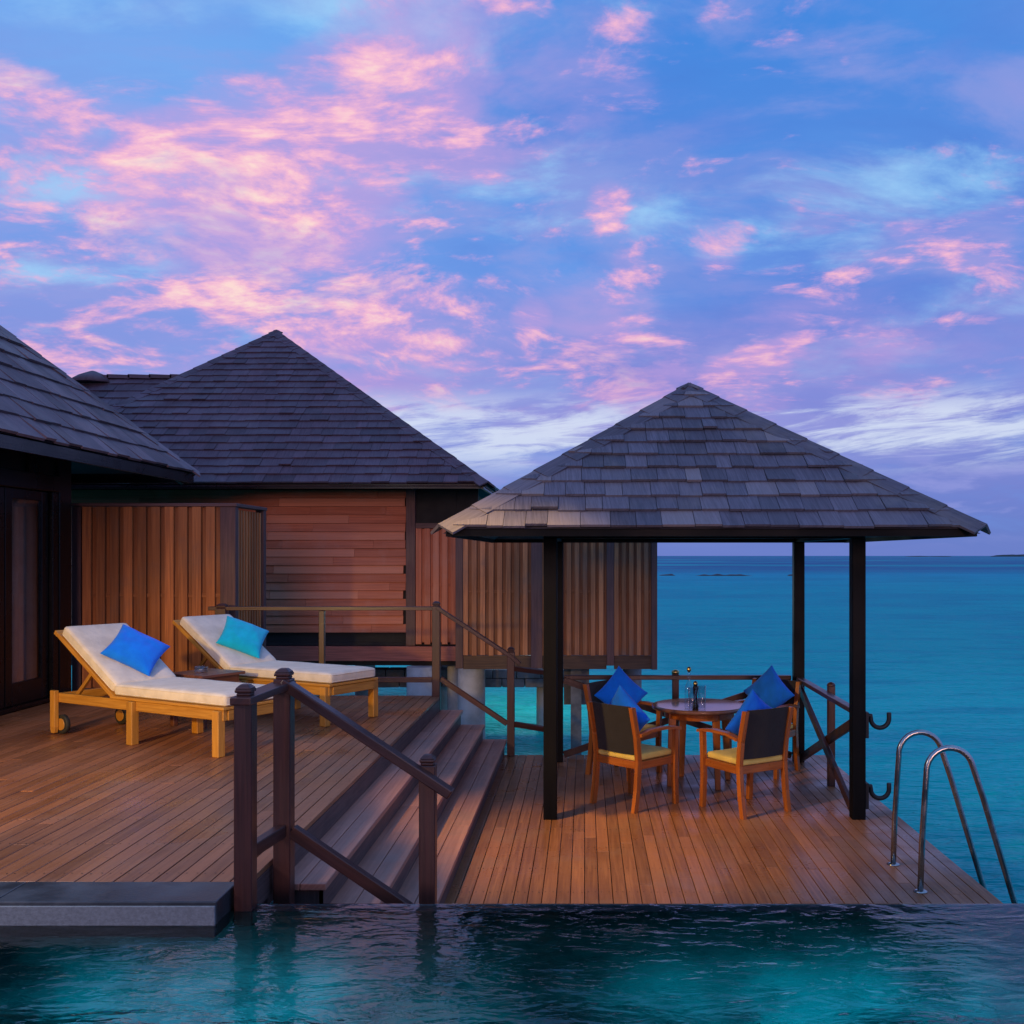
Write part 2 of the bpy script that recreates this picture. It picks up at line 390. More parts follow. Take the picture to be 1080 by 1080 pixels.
def poolwater_mat():
    m, k, bs, out = material('pool_water_surface')
    ob = k.n('ShaderNodeTexCoord').outputs['Object']
    bs.inputs['Base Color'].default_value = (0.80, 0.95, 0.97, 1)
    bs.inputs['Roughness'].default_value = 0.03
    bs.inputs['Transmission Weight'].default_value = 1.0
    bs.inputs['IOR'].default_value = 1.33
    h1 = k.noise(k.mapping(ob, (3.0, 6.5, 1), rot=(0, 0, 0.35)), 1.0, 3, 0.5, 0.6)
    h2 = k.noise(k.mapping(ob, (9, 16, 1), rot=(0, 0, -0.2)), 1.0, 3, 0.55, 0.5)
    bump(k, bs, k.math('ADD', h1, k.math('MULTIPLY', h2, 0.3)), 0.24, 0.05)
    return m
M['poolwater'] = poolwater_mat()

def pooltile_mat():
    m, k, bs, out = material('pool_tile')
    ob = k.n('ShaderNodeTexCoord').outputs['Object']
    n = k.noise(ob, 2.2, 6, 0.65)
    k.put(bs.inputs['Base Color'], k.mix(k.mapr(n, 0.36, 0.64), (0.03, 0.06, 0.07, 1), (0.16, 0.27, 0.28, 1)))
    bs.inputs['Roughness'].default_value = 0.5
    return m
M['pooltile'] = pooltile_mat()

# ------------------------------------------------------------------ mesh builder
class MB:
    def __init__(self):
        self.v, self.f, self.uv, self.t, self.s = [], [], [], [], []
    def face(self, pts, uvs=None, tint=0.5, smooth=False):
        i = len(self.v)
        self.v.extend(Vector(p) for p in pts)
        self.f.append(tuple(range(i, i + len(pts))))
        self.uv.append(uvs or [(0, 0)] * len(pts))
        self.t.append(tint)
        self.s.append(smooth)
    def hexa(self, c, tint=None, long=None):
        """c: eight corners, bottom loop then top loop"""
        c = [Vector(p) for p in c]
        tint = random.random() if tint is None else tint
        ou, ov = random.uniform(0, 50), random.uniform(0, 50)
        if long is None:
            es = [c[1] - c[0], c[3] - c[0], c[4] - c[0]]
            long = max(es, key=lambda e: e.length).normalized()
        a = Vector((0.577, 0.577, 0.577))
        s1 = long.cross(Vector((0, 0, 1)) if abs(long.z) < 0.9 else Vector((1, 0, 0))).normalized()
        s2 = long.cross(s1)
        i = len(self.v)
        self.v.extend(c)
        for q in ((3, 2, 1, 0), (4, 5, 6, 7), (0, 1, 5, 4), (1, 2, 6, 5), (2, 3, 7, 6), (3, 0, 4, 7)):
            self.f.append(tuple(i + j for j in q))
            self.uv.append([(c[j].dot(s1) + c[j].dot(s2) * 0.9 + ou, c[j].dot(long) + ov) for j in q])
            self.t.append(tint)
            self.s.append(False)
    def box(self, x0, x1, y0, y1, z0, z1, tint=None, long=None):
        self.hexa([(x0, y0, z0), (x1, y0, z0), (x1, y1, z0), (x0, y1, z0), (x0, y0, z1), (x1, y0, z1), (x1, y1, z1), (x0, y1, z1)], tint, long)
    def beam(self, p0, p1, w, h, up=(0, 0, 1), tint=None):
        p0, p1 = Vector(p0), Vector(p1)
        d = (p1 - p0).normalized()
        u = Vector(up)
        s = d.cross(u).normalized() * (w / 2)
        u = s.cross(d).normalized() * (h / 2)
        self.hexa([p0 - s - u, p0 + s - u, p1 + s - u, p1 - s - u, p0 - s + u, p0 + s + u, p1 + s + u, p1 - s + u], tint, d)
    def grid(self, rows, close_u=False, tint=0.5, smooth=True, uvs=1.0):
        base = len(self.v)
        n, m = len(rows), len(rows[0])
        for r in rows:
            self.v.extend(Vector(p) for p in r)
        for i in range(n - 1):
            for j in range(m if close_u else m - 1):
                k = (j + 1) % m
                self.f.append((base + i * m + j, base + i * m + k, base + (i + 1) * m + k, base + (i + 1) * m + j))
                self.uv.append([(j * uvs / m, i * uvs / n), ((j + 1) * uvs / m, i * uvs / n), ((j + 1) * uvs / m, (i + 1) * uvs / n), (j * uvs / m, (i + 1) * uvs / n)])
                self.t.append(tint); self.s.append(smooth)
        return base
    def cap(self, base, row, m, flip=False):
        idx = [base + row * m + j for j in range(m)]
        if flip:
            idx.reverse()
        self.f.append(tuple(idx)); self.uv.append([(0, 0)] * m); self.t.append(0.5); self.s.append(False)
    def tube(self, pts, r, seg=12, caps=True):
        pts = [Vector(p) for p in pts]
        rs = r if isinstance(r, (list, tuple)) else [r] * len(pts)
        rows = []
        ref = None
        for i, p in enumerate(pts):
            d = (pts[min(i + 1, len(pts) - 1)] - pts[max(i - 1, 0)]).normalized()
            if ref is None:
                ref = d.cross(Vector((0, 0, 1)) if abs(d.z) < 0.9 else Vector((1, 0, 0))).normalized()
            ref = (ref - d * ref.dot(d)).normalized()
            b = d.cross(ref)
            rows.append([p + (ref * math.cos(a) + b * math.sin(a)) * rs[i] for a in [2 * math.pi * j / seg for j in range(seg)]])
        base = self.grid(rows, True)
        if caps:
            self.cap(base, 0, seg, True)
            self.cap(base, len(rows) - 1, seg)
    def lathe(self, prof, c=(0, 0, 0), seg=24, capb=True, capt=True):
        rows = [[Vector(c) + Vector((r * math.cos(a), r * math.sin(a), z)) for a in [2 * math.pi * j / seg for j in range(seg)]] for r, z in prof]
        base = self.grid(rows, True)
        if capb: self.cap(base, 0, seg, True)
        if capt: self.cap(base, len(rows) - 1, seg)
    def build(self, name, mat, parent=None, bevel=0.0, segs=1, world=True, subsurf=0):
        me = bpy.data.meshes.new(name)
        org = Vector((0, 0, 0))
        if parent is not None and world:
            r = parent
            while r is not None:
                org += r.location
                r = r.parent
        me.from_pydata([tuple(p - org) for p in self.v], [], self.f)
        uvl = me.uv_layers.new(name='UVMap')
        li = 0
        at = me.attributes.new('tint', 'FLOAT', 'FACE')
        for i, f in enumerate(self.f):
            for q in self.uv[i]:
                uvl.data[li].uv = q
                li += 1
            at.data[i].value = self.t[i]
        me.polygons.foreach_set('use_smooth', self.s)
        me.update()
        me.materials.append(M[mat] if isinstance(mat, str) else mat)
        o = bpy.data.objects.new(name, me)
        COL.objects.link(o)
        if parent is not None:
            o.parent = parent
        if bevel:
            b = o.modifiers.new('bevel', 'BEVEL'); b.width = bevel; b.segments = segs; b.limit_method = 'ANGLE'; b.angle_limit = R(40)
        if subsurf:
            s = o.modifiers.new('sub', 'SUBSURF'); s.levels = subsurf; s.render_levels = subsurf
        return o

def tag(o, label=None, cat=None, group=None, kind=None):
    if label: o['label'] = label
    if cat: o['category'] = cat
    if group: o['group'] = group
    if kind: o['kind'] = kind
    return o

def thing(name, label, cat, loc=(0, 0, 0), rz=0.0, group=None):
    o = bpy.data.objects.new(name, None)
    o.empty_display_size = 0.2
    COL.objects.link(o)
    o.location = loc
    o.rotation_euler = (0, 0, rz)
    return tag(o, label, cat, group)

def copy_tree(o, parent=None):
    c = o.copy()
    COL.objects.link(c)
    if parent is not None:
        c.parent = parent
    for ch in list(o.children):
        copy_tree(ch, c)
    return c

def lerp(a, b, t):
    return Vector(a) * (1 - t) + Vector(b) * t

# ------------------------------------------------------------------ setting
SEA = -0.80
mb = MB()
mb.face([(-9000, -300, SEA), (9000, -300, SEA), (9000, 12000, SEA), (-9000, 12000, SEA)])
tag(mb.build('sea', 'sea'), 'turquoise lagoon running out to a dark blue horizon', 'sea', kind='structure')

def islet(name, x0, x1, y, h, label):
    b = MB()
    n = 60
    rows = []
    for i in range(n + 1):
        t = i / n
        x = x0 + (x1 - x0) * t
        env = min(1, 6 * t, 6 * (1 - t)) ** 0.6
        hh = h * env * (0.65 + 0.5 * mnoise.noise(Vector((x * 0.02, 3.3, y * 0.001))) + 0.25 * mnoise.noise(Vector((x * 0.09, 1.2, 0))))
        hh = max(hh, 0.3)
        wd = 90 * env + 4
        rows.append([(x, y - wd, SEA - 0.5), (x, y - wd * 0.8, SEA + hh * 0.7), (x, y - wd * 0.3, SEA + hh), (x, y + wd * 0.5, SEA + hh * 0.8), (x, y + wd, SEA - 0.5)])
    b.grid(rows, smooth=False)
    tag(b.build(name, 'island'), label, 'island', kind='structure')
islet('island', 1190, 1500, 3000, 10.5, 'low wooded island on the horizon at the right edge')
islet('islet', 955, 992, 3000, 4.5, 'tiny island on the horizon right of the gazebo')
islet('islet', 1030, 1046, 3000, 3.4, 'tiniest rock on the horizon beside the tiny island')

def deck_boards(mb, x0, x1, y0, y1, z, pitch=0.090, gap=0.005, th=0.028):
    n = max(1, round((x1 - x0) / pitch))
    pitch = (x1 - x0) / n
    for i in range(n):
        a, b = x0 + i * pitch + gap / 2, x0 + (i + 1) * pitch - gap / 2
        y = y0
        nxt = y0 + random.uniform(0.6, 3.4)
        while y < y1 - 0.01:
            e = min(nxt, y1)
            if y1 - e < 0.5: e = y1
            dz = random.uniform(-0.0012, 0.0012)
            mb.box(a, b, y, e - 0.003, z - th, z + dz, long=Vector((0, 1, 0)))
            y = e
            nxt = e + random.uniform(2.0, 3.6)

def screws(x0, x1, y0, y1, z, parent, pitch=0.090):
    n = max(1, round((x1 - x0) / pitch))
    pitch = (x1 - x0) / n
    b = MB()
    y = y0 + 0.12
    while y < y1:
        for i in range(n):
            for t in (0.22, 0.78):
                cx, cy, r = x0 + (i + t) * pitch + random.uniform(-0.004, 0.004), y + random.uniform(-0.006, 0.006), 0.0045
                b.face([(cx + r * math.cos(k * math.pi / 3), cy + r * math.sin(k * math.pi / 3), z + 0.0022) for k in range(6)])
        y += 0.5
    b.build('screws', 'iron', parent)

UP = 0.64
EDGE = -1.565
mb = MB()
deck_boards(mb, -5.55, EDGE, 4.775, 11.12, UP)
deck_boards(mb, -5.75, -3.80, 11.125, 12.35, UP)
deck_boards(mb, -9.0, -5.555, 4.775, 8.0, UP)
upper = tag(mb.build('upper_deck', 'deck', bevel=0.002), 'upper timber deck holding the sun loungers', 'deck', kind='structure')
screws(-5.55, EDGE, 4.775, 9.0, UP, upper)
mb = MB()
mb.box(-9.0, EDGE - 0.03, 4.80, 11.10, UP - 0.24, UP - 0.034, 0.3)
mb.box(-5.75, -3.82, 11.11, 12.33, UP - 0.24, UP - 0.036, 0.3)
mb.box(EDGE - 0.028, EDGE - 0.003, 4.78, 11.11, UP - 0.17, UP - 0.030, 0.5, Vector((0, 1, 0)))
tag(mb.build('deck_frame', 'riser'), 'dark joist frame under the upper deck', 'deck', kind='structure')

mb = MB()
deck_boards(mb, -0.90, 2.60, 4.95, 11.10, 0.0)
lower = mb.build('lower_deck', 'deck', bevel=0.002)
screws(-0.90, 2.60, 4.95, 9.5, 0.0, lower)
tag(lower, 'lower timber deck under the gazebo', 'deck', kind='structure')
mb = MB()
mb.box(-1.6, 2.56, 4.97, 11.08, -0.24, -0.034, 0.3)
for x in (-0.6, 2.2):
    for y in (5.6, 8.2, 10.7):
        mb.lathe([(0.14, SEA - 0.8), (0.14, -0.241)], (x, y, 0), 16)
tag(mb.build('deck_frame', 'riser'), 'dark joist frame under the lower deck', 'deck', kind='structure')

# stairs: three treads between the two decks
NOS = [(-1.325, 0.48), (-1.085, 0.32), (-0.85, 0.16)]
st = thing('stairs', 'wide brown timber steps between the upper and lower decks', 'stairs', (-1.2, 8.2, 0))
SY0, SY1 = 5.24, 11.16
prev = EDGE
for i, (x, z) in enumerate(NOS):
    b = MB()
    wdt = (x - prev + 0.03) / 2
    for j in range(2):
        a = prev - 0.03 + j * wdt
        y = SY0
        for e in (SY0 + 2.2 + 0.9 * random.random(), SY1 - 1.2 * random.random() - 0.3, SY1):
            b.box(a + 0.002, a + wdt - 0.002, y, e - 0.002, z - 0.034, z, long=Vector((0, 1, 0)))
            y = e
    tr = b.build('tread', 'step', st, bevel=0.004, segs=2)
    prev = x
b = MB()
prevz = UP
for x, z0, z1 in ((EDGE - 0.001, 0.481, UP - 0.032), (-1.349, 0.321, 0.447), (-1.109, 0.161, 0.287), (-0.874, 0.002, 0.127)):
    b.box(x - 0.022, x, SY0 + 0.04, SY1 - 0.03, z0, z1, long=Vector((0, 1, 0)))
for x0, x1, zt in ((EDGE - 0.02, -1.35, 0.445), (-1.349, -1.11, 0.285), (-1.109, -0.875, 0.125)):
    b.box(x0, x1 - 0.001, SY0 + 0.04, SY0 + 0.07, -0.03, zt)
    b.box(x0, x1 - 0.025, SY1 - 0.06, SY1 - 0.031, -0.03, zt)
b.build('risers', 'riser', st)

# pool
WATER = 0.545
mb = MB()
PX0, PX1, PY0, PY1 = -8.0, 5.0, -3.0, 4.66
mb.face([(PX0, PY0, -0.75), (PX1, PY0, -0.75), (PX1, PY1, -0.75), (PX0, PY1, -0.75)])
mb.box(PX0, PX1, PY1, 4.755, -1.0, WATER - 0.012, 0.5)
mb.box(PX0, PX1, PY0 - 0.1, PY0, -1.0, WATER - 0.012, 0.5)
mb.box(PX1, PX1 + 0.1, PY0 - 0.1, 4.755, -1.0, WATER - 0.014, 0.5)
mb.box(PX0 - 0.1, PX0, PY0 - 0.1, 4.755, -1.0, WATER + 0.09, 0.5)
tag(mb.build('pool_basin', 'pooltile'), 'dark tiled basin of the infinity pool', 'pool', kind='structure')
mb = MB()
mb.face([(PX0, PY0, WATER), (PX1, PY0, WATER), (PX1, 4.752, WATER), (PX0, 4.752, WATER)])
tag(mb.build('pool_water', 'poolwater'), 'rippled dark water of the infinity pool with a turquoise glow', 'water', kind='structure')
mb = MB()
xs = -1.615
for wd in (0.98, 1.02, 0.97, 1.0, 1.0, 1.0):
    mb.box(xs - wd + 0.003, xs, 4.485, 4.765, WATER - 0.16, UP + 0.004)
    xs -= wd
cop = mb.build('pool_coping', 'slate', bevel=0.006, segs=2)
tag(cop, 'dark slate coping slab along the left side of the pool', 'pool edge', kind='structure')

b = MB()  # thin facing added on the coping front to carry the painted pool light
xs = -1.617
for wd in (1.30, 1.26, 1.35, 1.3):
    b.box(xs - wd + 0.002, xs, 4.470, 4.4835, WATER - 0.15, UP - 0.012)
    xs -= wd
b.build('pool_lit_face', 'pool_lit_face', cop, bevel=0.002)

# reef rocks breaking the surface
for (x0, x1, yy, lb) in ((11.0, 13.4, 152, 'low dark reef rock just right of the slatted screen'), (16.2, 24.4, 150, 'longest dark reef ridge breaking the sea under the gazebo roof'), (29.6, 30.8, 150, 'smallest dark reef rock beside the far right gazebo post')):
    b = MB()
    n = 26
    rows = []
    for i in range(n + 1):
        t = i / n
        x = x0 + (x1 - x0) * t
        h = 0.24 * min(1, 5 * t, 5 * (1 - t)) * (0.8 + 0.8 * mnoise.noise(Vector((x * 0.9, 2, 1)))) + 0.02
        rows.append([(x, yy - 1.2, SEA - 0.1), (x, yy - 0.6, SEA + h * 0.8), (x, yy, SEA + h), (x, yy + 1.2, SEA - 0.1)])
    b.grid(rows, smooth=False)
    tag(b.build('reef_rock', 'reef'), lb, 'rock', 'reef rocks in the lagoon')

# ------------------------------------------------------------------ shingle roofs
def shingles(mb, A, B, C, D, rows, width=(0.11, 0.21), th=0.020, slab=True, jitter=1.0):
    A, B, C, D = map(Vector, (A, B, C, D))
    ux = (B - A).normalized()
    nrm = ux.cross(D - A).normalized()
    vy = nrm.cross(ux)
    H = (D - A).dot(vy)
    Lx, Rx0, Rx1 = (D - A).dot(ux), (B - A).dot(ux), (C - A).dot(ux)
    Lb = lambda v: Lx * v / H
    Rb = lambda v: Rx0 + (Rx1 - Rx0) * v / H
    dv = H / rows
    pt = lambda u, v, n: A + ux * u + vy * v + nrm * n
    for r in range(rows):
        v0, v1 = r * dv, min((r + 1) * dv + 0.03, H)
        u = Lb(v0) - random.uniform(0, width[0])
        rowt = random.uniform(-0.12, 0.12)
        while u < Rb(v0):
            wd = random.uniform(*width)
            u0, u1 = u + 0.002, u + wd - 0.002
            u += wd
            va = v0 - random.uniform(0, 0.020) * jitter
            a0, a1 = max(u0, Lb(v0)), min(u1, Rb(v0))
            if a1 - a0 < 0.004:
                continue
            b0, b1 = max(u0, Lb(v1)), min(u1, Rb(v1))
            if b1 < b0:
                b0 = b1 = (min(max((u0 + u1) / 2, min(Lb(v1), Rb(v1))), max(Lb(v1), Rb(v1))))
            hb = 0.036 + (random.uniform(-0.006, 0.008) + (0.012 if random.random() < 0.06 else 0)) * jitter
            ht = 0.012 + random.uniform(-0.003, 0.003) * jitter
            tn = min(1, max(0, 0.5 + rowt + random.gauss(0, 0.22)))
            if random.random() < 0.03: tn = min(1.0, tn + 0.45)
            mb.hexa([pt(a0, va, hb - th), pt(a1, va, hb - th), pt(b1, v1, ht - 0.010), pt(b0, v1, ht - 0.010),
                     pt(a0, va, hb), pt(a1, va, hb), pt(b1, v1, ht), pt(b0, v1, ht)], tn, vy)
    if slab:
        q = [A, B, C, D] if (C - D).length > 0.01 else [A, B, C]
        mb.face([p - nrm * 0.004 for p in q], tint=0.1)
        mb.face([p - nrm * 0.05 for p in reversed(q)], tint=0.1)
    return nrm

def hip_caps(mb, lo, hi, n1, n2, step=0.26, wing=0.12):
    lo, hi = Vector(lo), Vector(hi)
    h = (hi - lo)
    L = h.length
    h.normalize()
    n1, n2 = Vector(n1), Vector(n2)
    up = (n1 + n2).normalized()
    w1 = n1.cross(h).normalized()
    if w1.dot(n2) > 0: w1 = -w1
    w2 = n2.cross(h).normalized()
    if w2.dot(n1) > 0: w2 = -w2
    k = int(L / step)
    step = L / k
    for i in range(k):
        p0 = lo + h * (i * step - 0.02)
        p1 = lo + h * ((i + 1) * step + 0.03)
        r0, r1 = 0.045, 0.036
        tn = random.random()
        for wv, nn in ((w1, n1), (w2, n2)):
            c = [p0 + up * r0, p0 + wv * wing + nn * r0 * 0.72, p1 + wv * wing + nn * r1 * 0.72, p1 + up * r1]
            lowr = [q - nn * 0.020 for q in c]
            mb.hexa(lowr + c if (c[1] - c[0]).cross(c[3] - c[0]).dot(nn) > 0 else [lowr[0], lowr[3], lowr[2], lowr[1], c[0], c[3], c[2], c[1]], tn, h)

# ------------------------------------------------------------------ gazebo
GX0, GX1, GY0, GY1 = -0.285, 2.24, 8.42, 10.75
gz = thing('gazebo', 'open square gazebo with a pyramid shingle roof on four black posts', 'gazebo', (0.98, 9.58, 0))
for (x, y) in ((GX0, GY0), (GX1, GY0), (GX0, GY1), (GX1, GY1)):
    b = MB()
    b.box(x - 0.055, x + 0.055, y - 0.055, y + 0.055, 0.0, 2.30)
    b.build('post', 'black_post', gz, bevel=0.006, segs=2)
OV = 0.79
EX0, EX1, EY0, EY1, EZ = GX0 - OV + 0.01, GX1 + OV - 0.07, GY0 - OV, GY1 + OV, 2.365
AP = (0.975, 9.585, 3.735)
E = [(EX0, EY0, EZ), (EX1, EY0, EZ), (EX1, EY1, EZ), (EX0, EY1, EZ)]
b = MB()
nf = [shingles(b, E[i], E[(i + 1) % 4], AP, AP, 11, (0.12, 0.25)) for i in range(4)]
rf = b.build('roof', 'shingle', gz)
b = MB()
for i in range(4):
    hip_caps(b, E[i], AP, nf[i], nf[(i - 1) % 4], 0.32, 0.14)
b.lathe([(0.09, -0.03), (0.05, 0.025), (0.01, 0.04)], AP, 8)
b.build('hip_cap', 'shingle', rf)
b = MB()
f = 0.035
b.box(EX0 + 0.03, EX1 - 0.03, EY0 + 0.02, EY0 + 0.02 + f, 2.305, EZ - 0.008)
b.box(EX0 + 0.03, EX1 - 0.03, EY1 - 0.02 - f, EY1 - 0.02, 2.305, EZ - 0.008)
b.box(EX0 + 0.02, EX0 + 0.02 + f, EY0 + 0.056, EY1 - 0.056, 2.303, EZ - 0.010)
b.box(EX1 - 0.02 - f, EX1 - 0.02, EY0 + 0.056, EY1 - 0.056, 2.303, EZ - 0.010)
b.build('fascia', 'black_post', gz)
b = MB()
b.box(GX0 - 0.055, GX1 + 0.055, GY0 - 0.04, GY0 + 0.04, 2.301, 2.44)
b.box(GX0 - 0.055, GX1 + 0.055, GY1 - 0.04, GY1 + 0.04, 2.301, 2.44)
b.box(GX0 - 0.04, GX0 + 0.04, GY0 + 0.041, GY1 - 0.041, 2.303, 2.438)
b.box(GX1 - 0.04, GX1 + 0.04, GY0 + 0.041, GY1 - 0.041, 2.303, 2.438)
b.build('beam', 'black_post', gz)
b = MB()
for i in range(4):
    for t in (0.0, 0.25, 0.5, 0.75):
        p = lerp(E[i], E[(i + 1) % 4], t if t else 0.0)
        q = lerp(p, AP, 0.97)
        p = lerp(p, AP, 0.13)
        if t and t != 0.5:
            q = lerp(p, lerp(E[i], AP, 0.5) if t < 0.5 else lerp(E[(i + 1) % 4], AP, 0.5), 0.92)
        b = MB(); b.beam(p - Vector((0, 0, 0.10)), q - Vector((0, 0, 0.10)), 0.05, 0.08); b.build('rafter', 'soffit', gz)
for z in (0.865, 0.285):
    b = MB()
    x = GX1 + 0.055
    b.box(x + 0.001, x + 0.028, GY0 - 0.045, GY0 + 0.045, z - 0.20, z + 0.012)
    pts = [(x + 0.028, GY0, z - 0.02), (x + 0.055, GY0, z - 0.02)]
    for k in range(13):
        a = math.pi + math.pi * k / 12
        pts.append((x + 0.13 + 0.075 * math.cos(a), GY0, z - 0.045 + 0.075 * math.sin(a)))
    pts.append((x + 0.205, GY0, z + 0.005))
    for p, q in zip(pts[:-1], pts[1:]):
        pass
    b.tube(pts, 0.020, 8)
    b.build('hook', 'iron', gz, bevel=0.003)

# gazebo balustrades
def rail_thing(name, label, loc):
    return thing(name, label, 'railing', loc)
RB = 10.98
br = rail_thing('gazebo_railing', 'brown railing with crossed braces along the back of the gazebo', (0.98, RB, 0))
b = MB(); b.beam((GX0 + 0.06, GY1 + 0.10, 0.87), (GX1 - 0.06, GY1 + 0.10, 0.87), 0.075, 0.045); b.build('top_rail', 'rail', br, bevel=0.005)
yy = GY1 + 0.10
b = MB(); b.box(0.965 - 0.035, 0.965 + 0.035, yy + 0.042, yy + 0.112, 0.0, 0.90); p = b.build('post', 'rail', br, bevel=0.005)
b = MB(); b.lathe([(0.040, 0.90), (0.040, 0.925), (0.025, 0.94), (0.005, 0.945)], (0.965, yy + 0.077, 0), 12); b.build('cap', 'brass', p)
b = MB(); b.beam((GX0 + 0.06, yy - 0.03, 0.845), (GX1 - 0.06, yy - 0.03, 0.05), 0.035, 0.07); b.build('brace', 'rail', br, bevel=0.004)
b = MB(); b.beam((GX0 + 0.06, yy + 0.012, 0.05), (GX1 - 0.06, yy + 0.012, 0.84), 0.035, 0.07); b.build('brace', 'rail', br, bevel=0.004)
sr = rail_thing('gazebo_railing', 'brown cross-braced railing on the open sea side of the gazebo, right', (GX1, 9.6, 0))
b = MB(); b.beam((GX1, GY0 + 0.057, 0.87), (GX1, GY1 - 0.057, 0.87), 0.07, 0.045); b.build('top_rail', 'rail', sr, bevel=0.005)
b = MB(); b.box(GX1 + 0.036, GX1 + 0.10, 9.57, 9.64, 0.0, 0.94); b.lathe([(0.045, 0.94), (0.03, 0.965), (0.006, 0.975)], (GX1 + 0.068, 9.605, 0), 10); b.build('post', 'rail', sr, bevel=0.005)
b = MB(); b.beam((GX1 - 0.022, GY1 - 0.06, 0.845), (GX1 - 0.022, GY0 + 0.06, 0.05), 0.035, 0.085); b.build('brace', 'rail', sr, bevel=0.004)
b = MB(); b.beam((GX1 + 0.018, GY1 - 0.06, 0.05), (GX1 + 0.018, GY0 + 0.06, 0.80), 0.032, 0.085); b.build('brace', 'rail', sr, bevel=0.004)

# ------------------------------------------------------------------ stair and deck railings
def newel(parent, x, y, z0, z1, s=0.082, mat='rail', cap=True):
    b = MB()
    h = s / 2
    b.box(x - h, x + h, y - h, y + h, z0, z1 - 0.045)
    p = b.build('post', mat, parent, bevel=0.004)
    if cap:
        b = MB()
        b.box(x - h * 0.80, x + h * 0.80, y - h * 0.80, y + h * 0.80, z1 - 0.045, z1 - 0.030)
        k = h * 0.95
        b.hexa([(x - k, y - k, z1 - 0.030), (x + k, y - k, z1 - 0.030), (x + k, y + k, z1 - 0.030), (x - k, y + k, z1 - 0.030),
                (x - k, y - k, z1 - 0.012), (x + k, y - k, z1 - 0.012), (x + k, y + k, z1 - 0.012), (x - k, y + k, z1 - 0.012)])
        j = h * 0.45
        b.hexa([(x - k, y - k, z1 - 0.0118), (x + k, y - k, z1 - 0.0118), (x + k, y + k, z1 - 0.0118), (x - k, y + k, z1 - 0.0118),
                (x - j, y - j, z1 + 0.008), (x + j, y - j, z1 + 0.008), (x + j, y + j, z1 + 0.008), (x - j, y + j, z1 + 0.008)])
        b.build('cap', mat, p, bevel=0.006, segs=2)
    return p

nr = thing('stair_railing', 'dark wood stair railing in the foreground beside the pool', 'railing', (-1.2, 5.1, 0))
N1, N2, N3 = (-1.555, 4.69), (-1.505, 5.12), (-0.785, 5.12)
newel(nr, *N1, 0.36, 1.565, 0.082)
newel(nr, *N2, 0.34, 1.590, 0.085)
newel(nr, *N3, 0.0, 1.16, 0.080)
b = MB(); b.beam((N1[0] - 0.005, N1[1] - 0.06, 1.500), (N2[0], N2[1] + 0.045, 1.513), 0.10, 0.036); b.build('top_rail', 'rail', nr, bevel=0.005, segs=2)
b = MB(); b.beam((N2[0] + 0.0, N2[1] - 0.02, 1.530), (-0.66, N3[1] - 0.075, 0.985), 0.075, 0.048, up=(0, 0, 1)); b.build('handrail', 'rail', nr, bevel=0.006, segs=2)
b = MB(); b.beam((N1[0], N1[1] + 0.042, 0.790), (N2[0], N2[1] - 0.044, 0.795), 0.05, 0.062); b.build('lower_rail', 'rail', nr, bevel=0.004)
b = MB(); b.beam((N2[0] + 0.044, N2[1] - 0.015, 0.79), (-0.70, N3[1] - 0.072, 0.30), 0.05, 0.062); b.build('lower_rail', 'rail', nr, bevel=0.004)

dr = thing('deck_railing', 'slim brown railing along the far edge of the decks down beside the far steps', 'railing', (-2.4, 11.06, 0))
FY = 11.06
newel(dr, -3.92, FY, UP, 1.635, 0.115)
newel(dr, -1.605, FY, UP - 0.2, 1.66, 0.085)
newel(dr, -0.80, FY, 0.0, 1.165, 0.080)
b = MB(); b.box(-2.87, -2.81, FY - 0.03, FY + 0.03, UP, 1.565); b.build('post', 'rail', dr, bevel=0.004)
b = MB(); b.beam((-4.06, FY, 1.59), (-1.605, FY, 1.59), 0.075, 0.042); b.build('top_rail', 'rail', dr, bevel=0.004)
b = MB(); b.beam((-1.60, FY - 0.01, 1.60), (-0.78, FY - 0.01, 1.06), 0.07, 0.042); b.beam((-0.79, FY - 0.011, 1.065), (-0.70, FY - 0.011, 0.99), 0.066, 0.040); b.build('handrail', 'rail', dr, bevel=0.004)
b = MB(); b.beam((-3.86, FY, 0.82), (-1.648, FY, 0.82), 0.05, 0.055); b.build('lower_rail', 'rail', dr, bevel=0.004)
b = MB(); b.beam((-1.56, FY, 0.83), (-0.84, FY, 0.345), 0.05, 0.055); b.build('lower_rail', 'rail', dr, bevel=0.004)
b = MB(); b.beam((-0.76, FY, 0.94), (GX0 - 0.058, GY1 + 0.03, 0.92), 0.06, 0.05); b.build('top_rail', 'rail', dr, bevel=0.004)
b = MB(); b.beam((-0.76, FY, 0.34), (GX0 - 0.058, GY1 + 0.03, 0.32), 0.05, 0.055); b.build('lower_rail', 'rail', dr, bevel=0.004)

# ------------------------------------------------------------------ near villa (left)
WX = -5.60
va = thing('villa', 'dark villa with glazed sliding doors and overhanging shingle roof at left edge', 'villa', (-7.5, 9.0, UP))
b = MB()
b.box(-11.5, WX - 0.10, 10.99, 11.14, UP, 3.36)                      # end wall
b.box(WX - 0.10, WX - 0.02, 3.0, 10.985, 3.00, 3.34)                 # frieze
b.box(-11.5, WX - 0.05, 3.0, 10.98, UP - 0.1, UP + 0.01)             # floor
b.build('wall', 'ebony', va)
b = MB(); b.box(-6.6, -6.55, 3.0, 10.98, UP + 0.01, 3.3); b.build('inner_wall', 'void', va)
b = MB(); b.box(WX - 0.10, WX + 0.02, 10.88, 11.13, UP - 0.1, 3.36); b.build('corner_post', 'ebony', va, bevel=0.006)
b = MB(); b.box(WX - 0.09, WX + 0.03, 3.0, 10.875, 2.83, 2.998); b.build('header_beam', 'ebony', va, bevel=0.006)
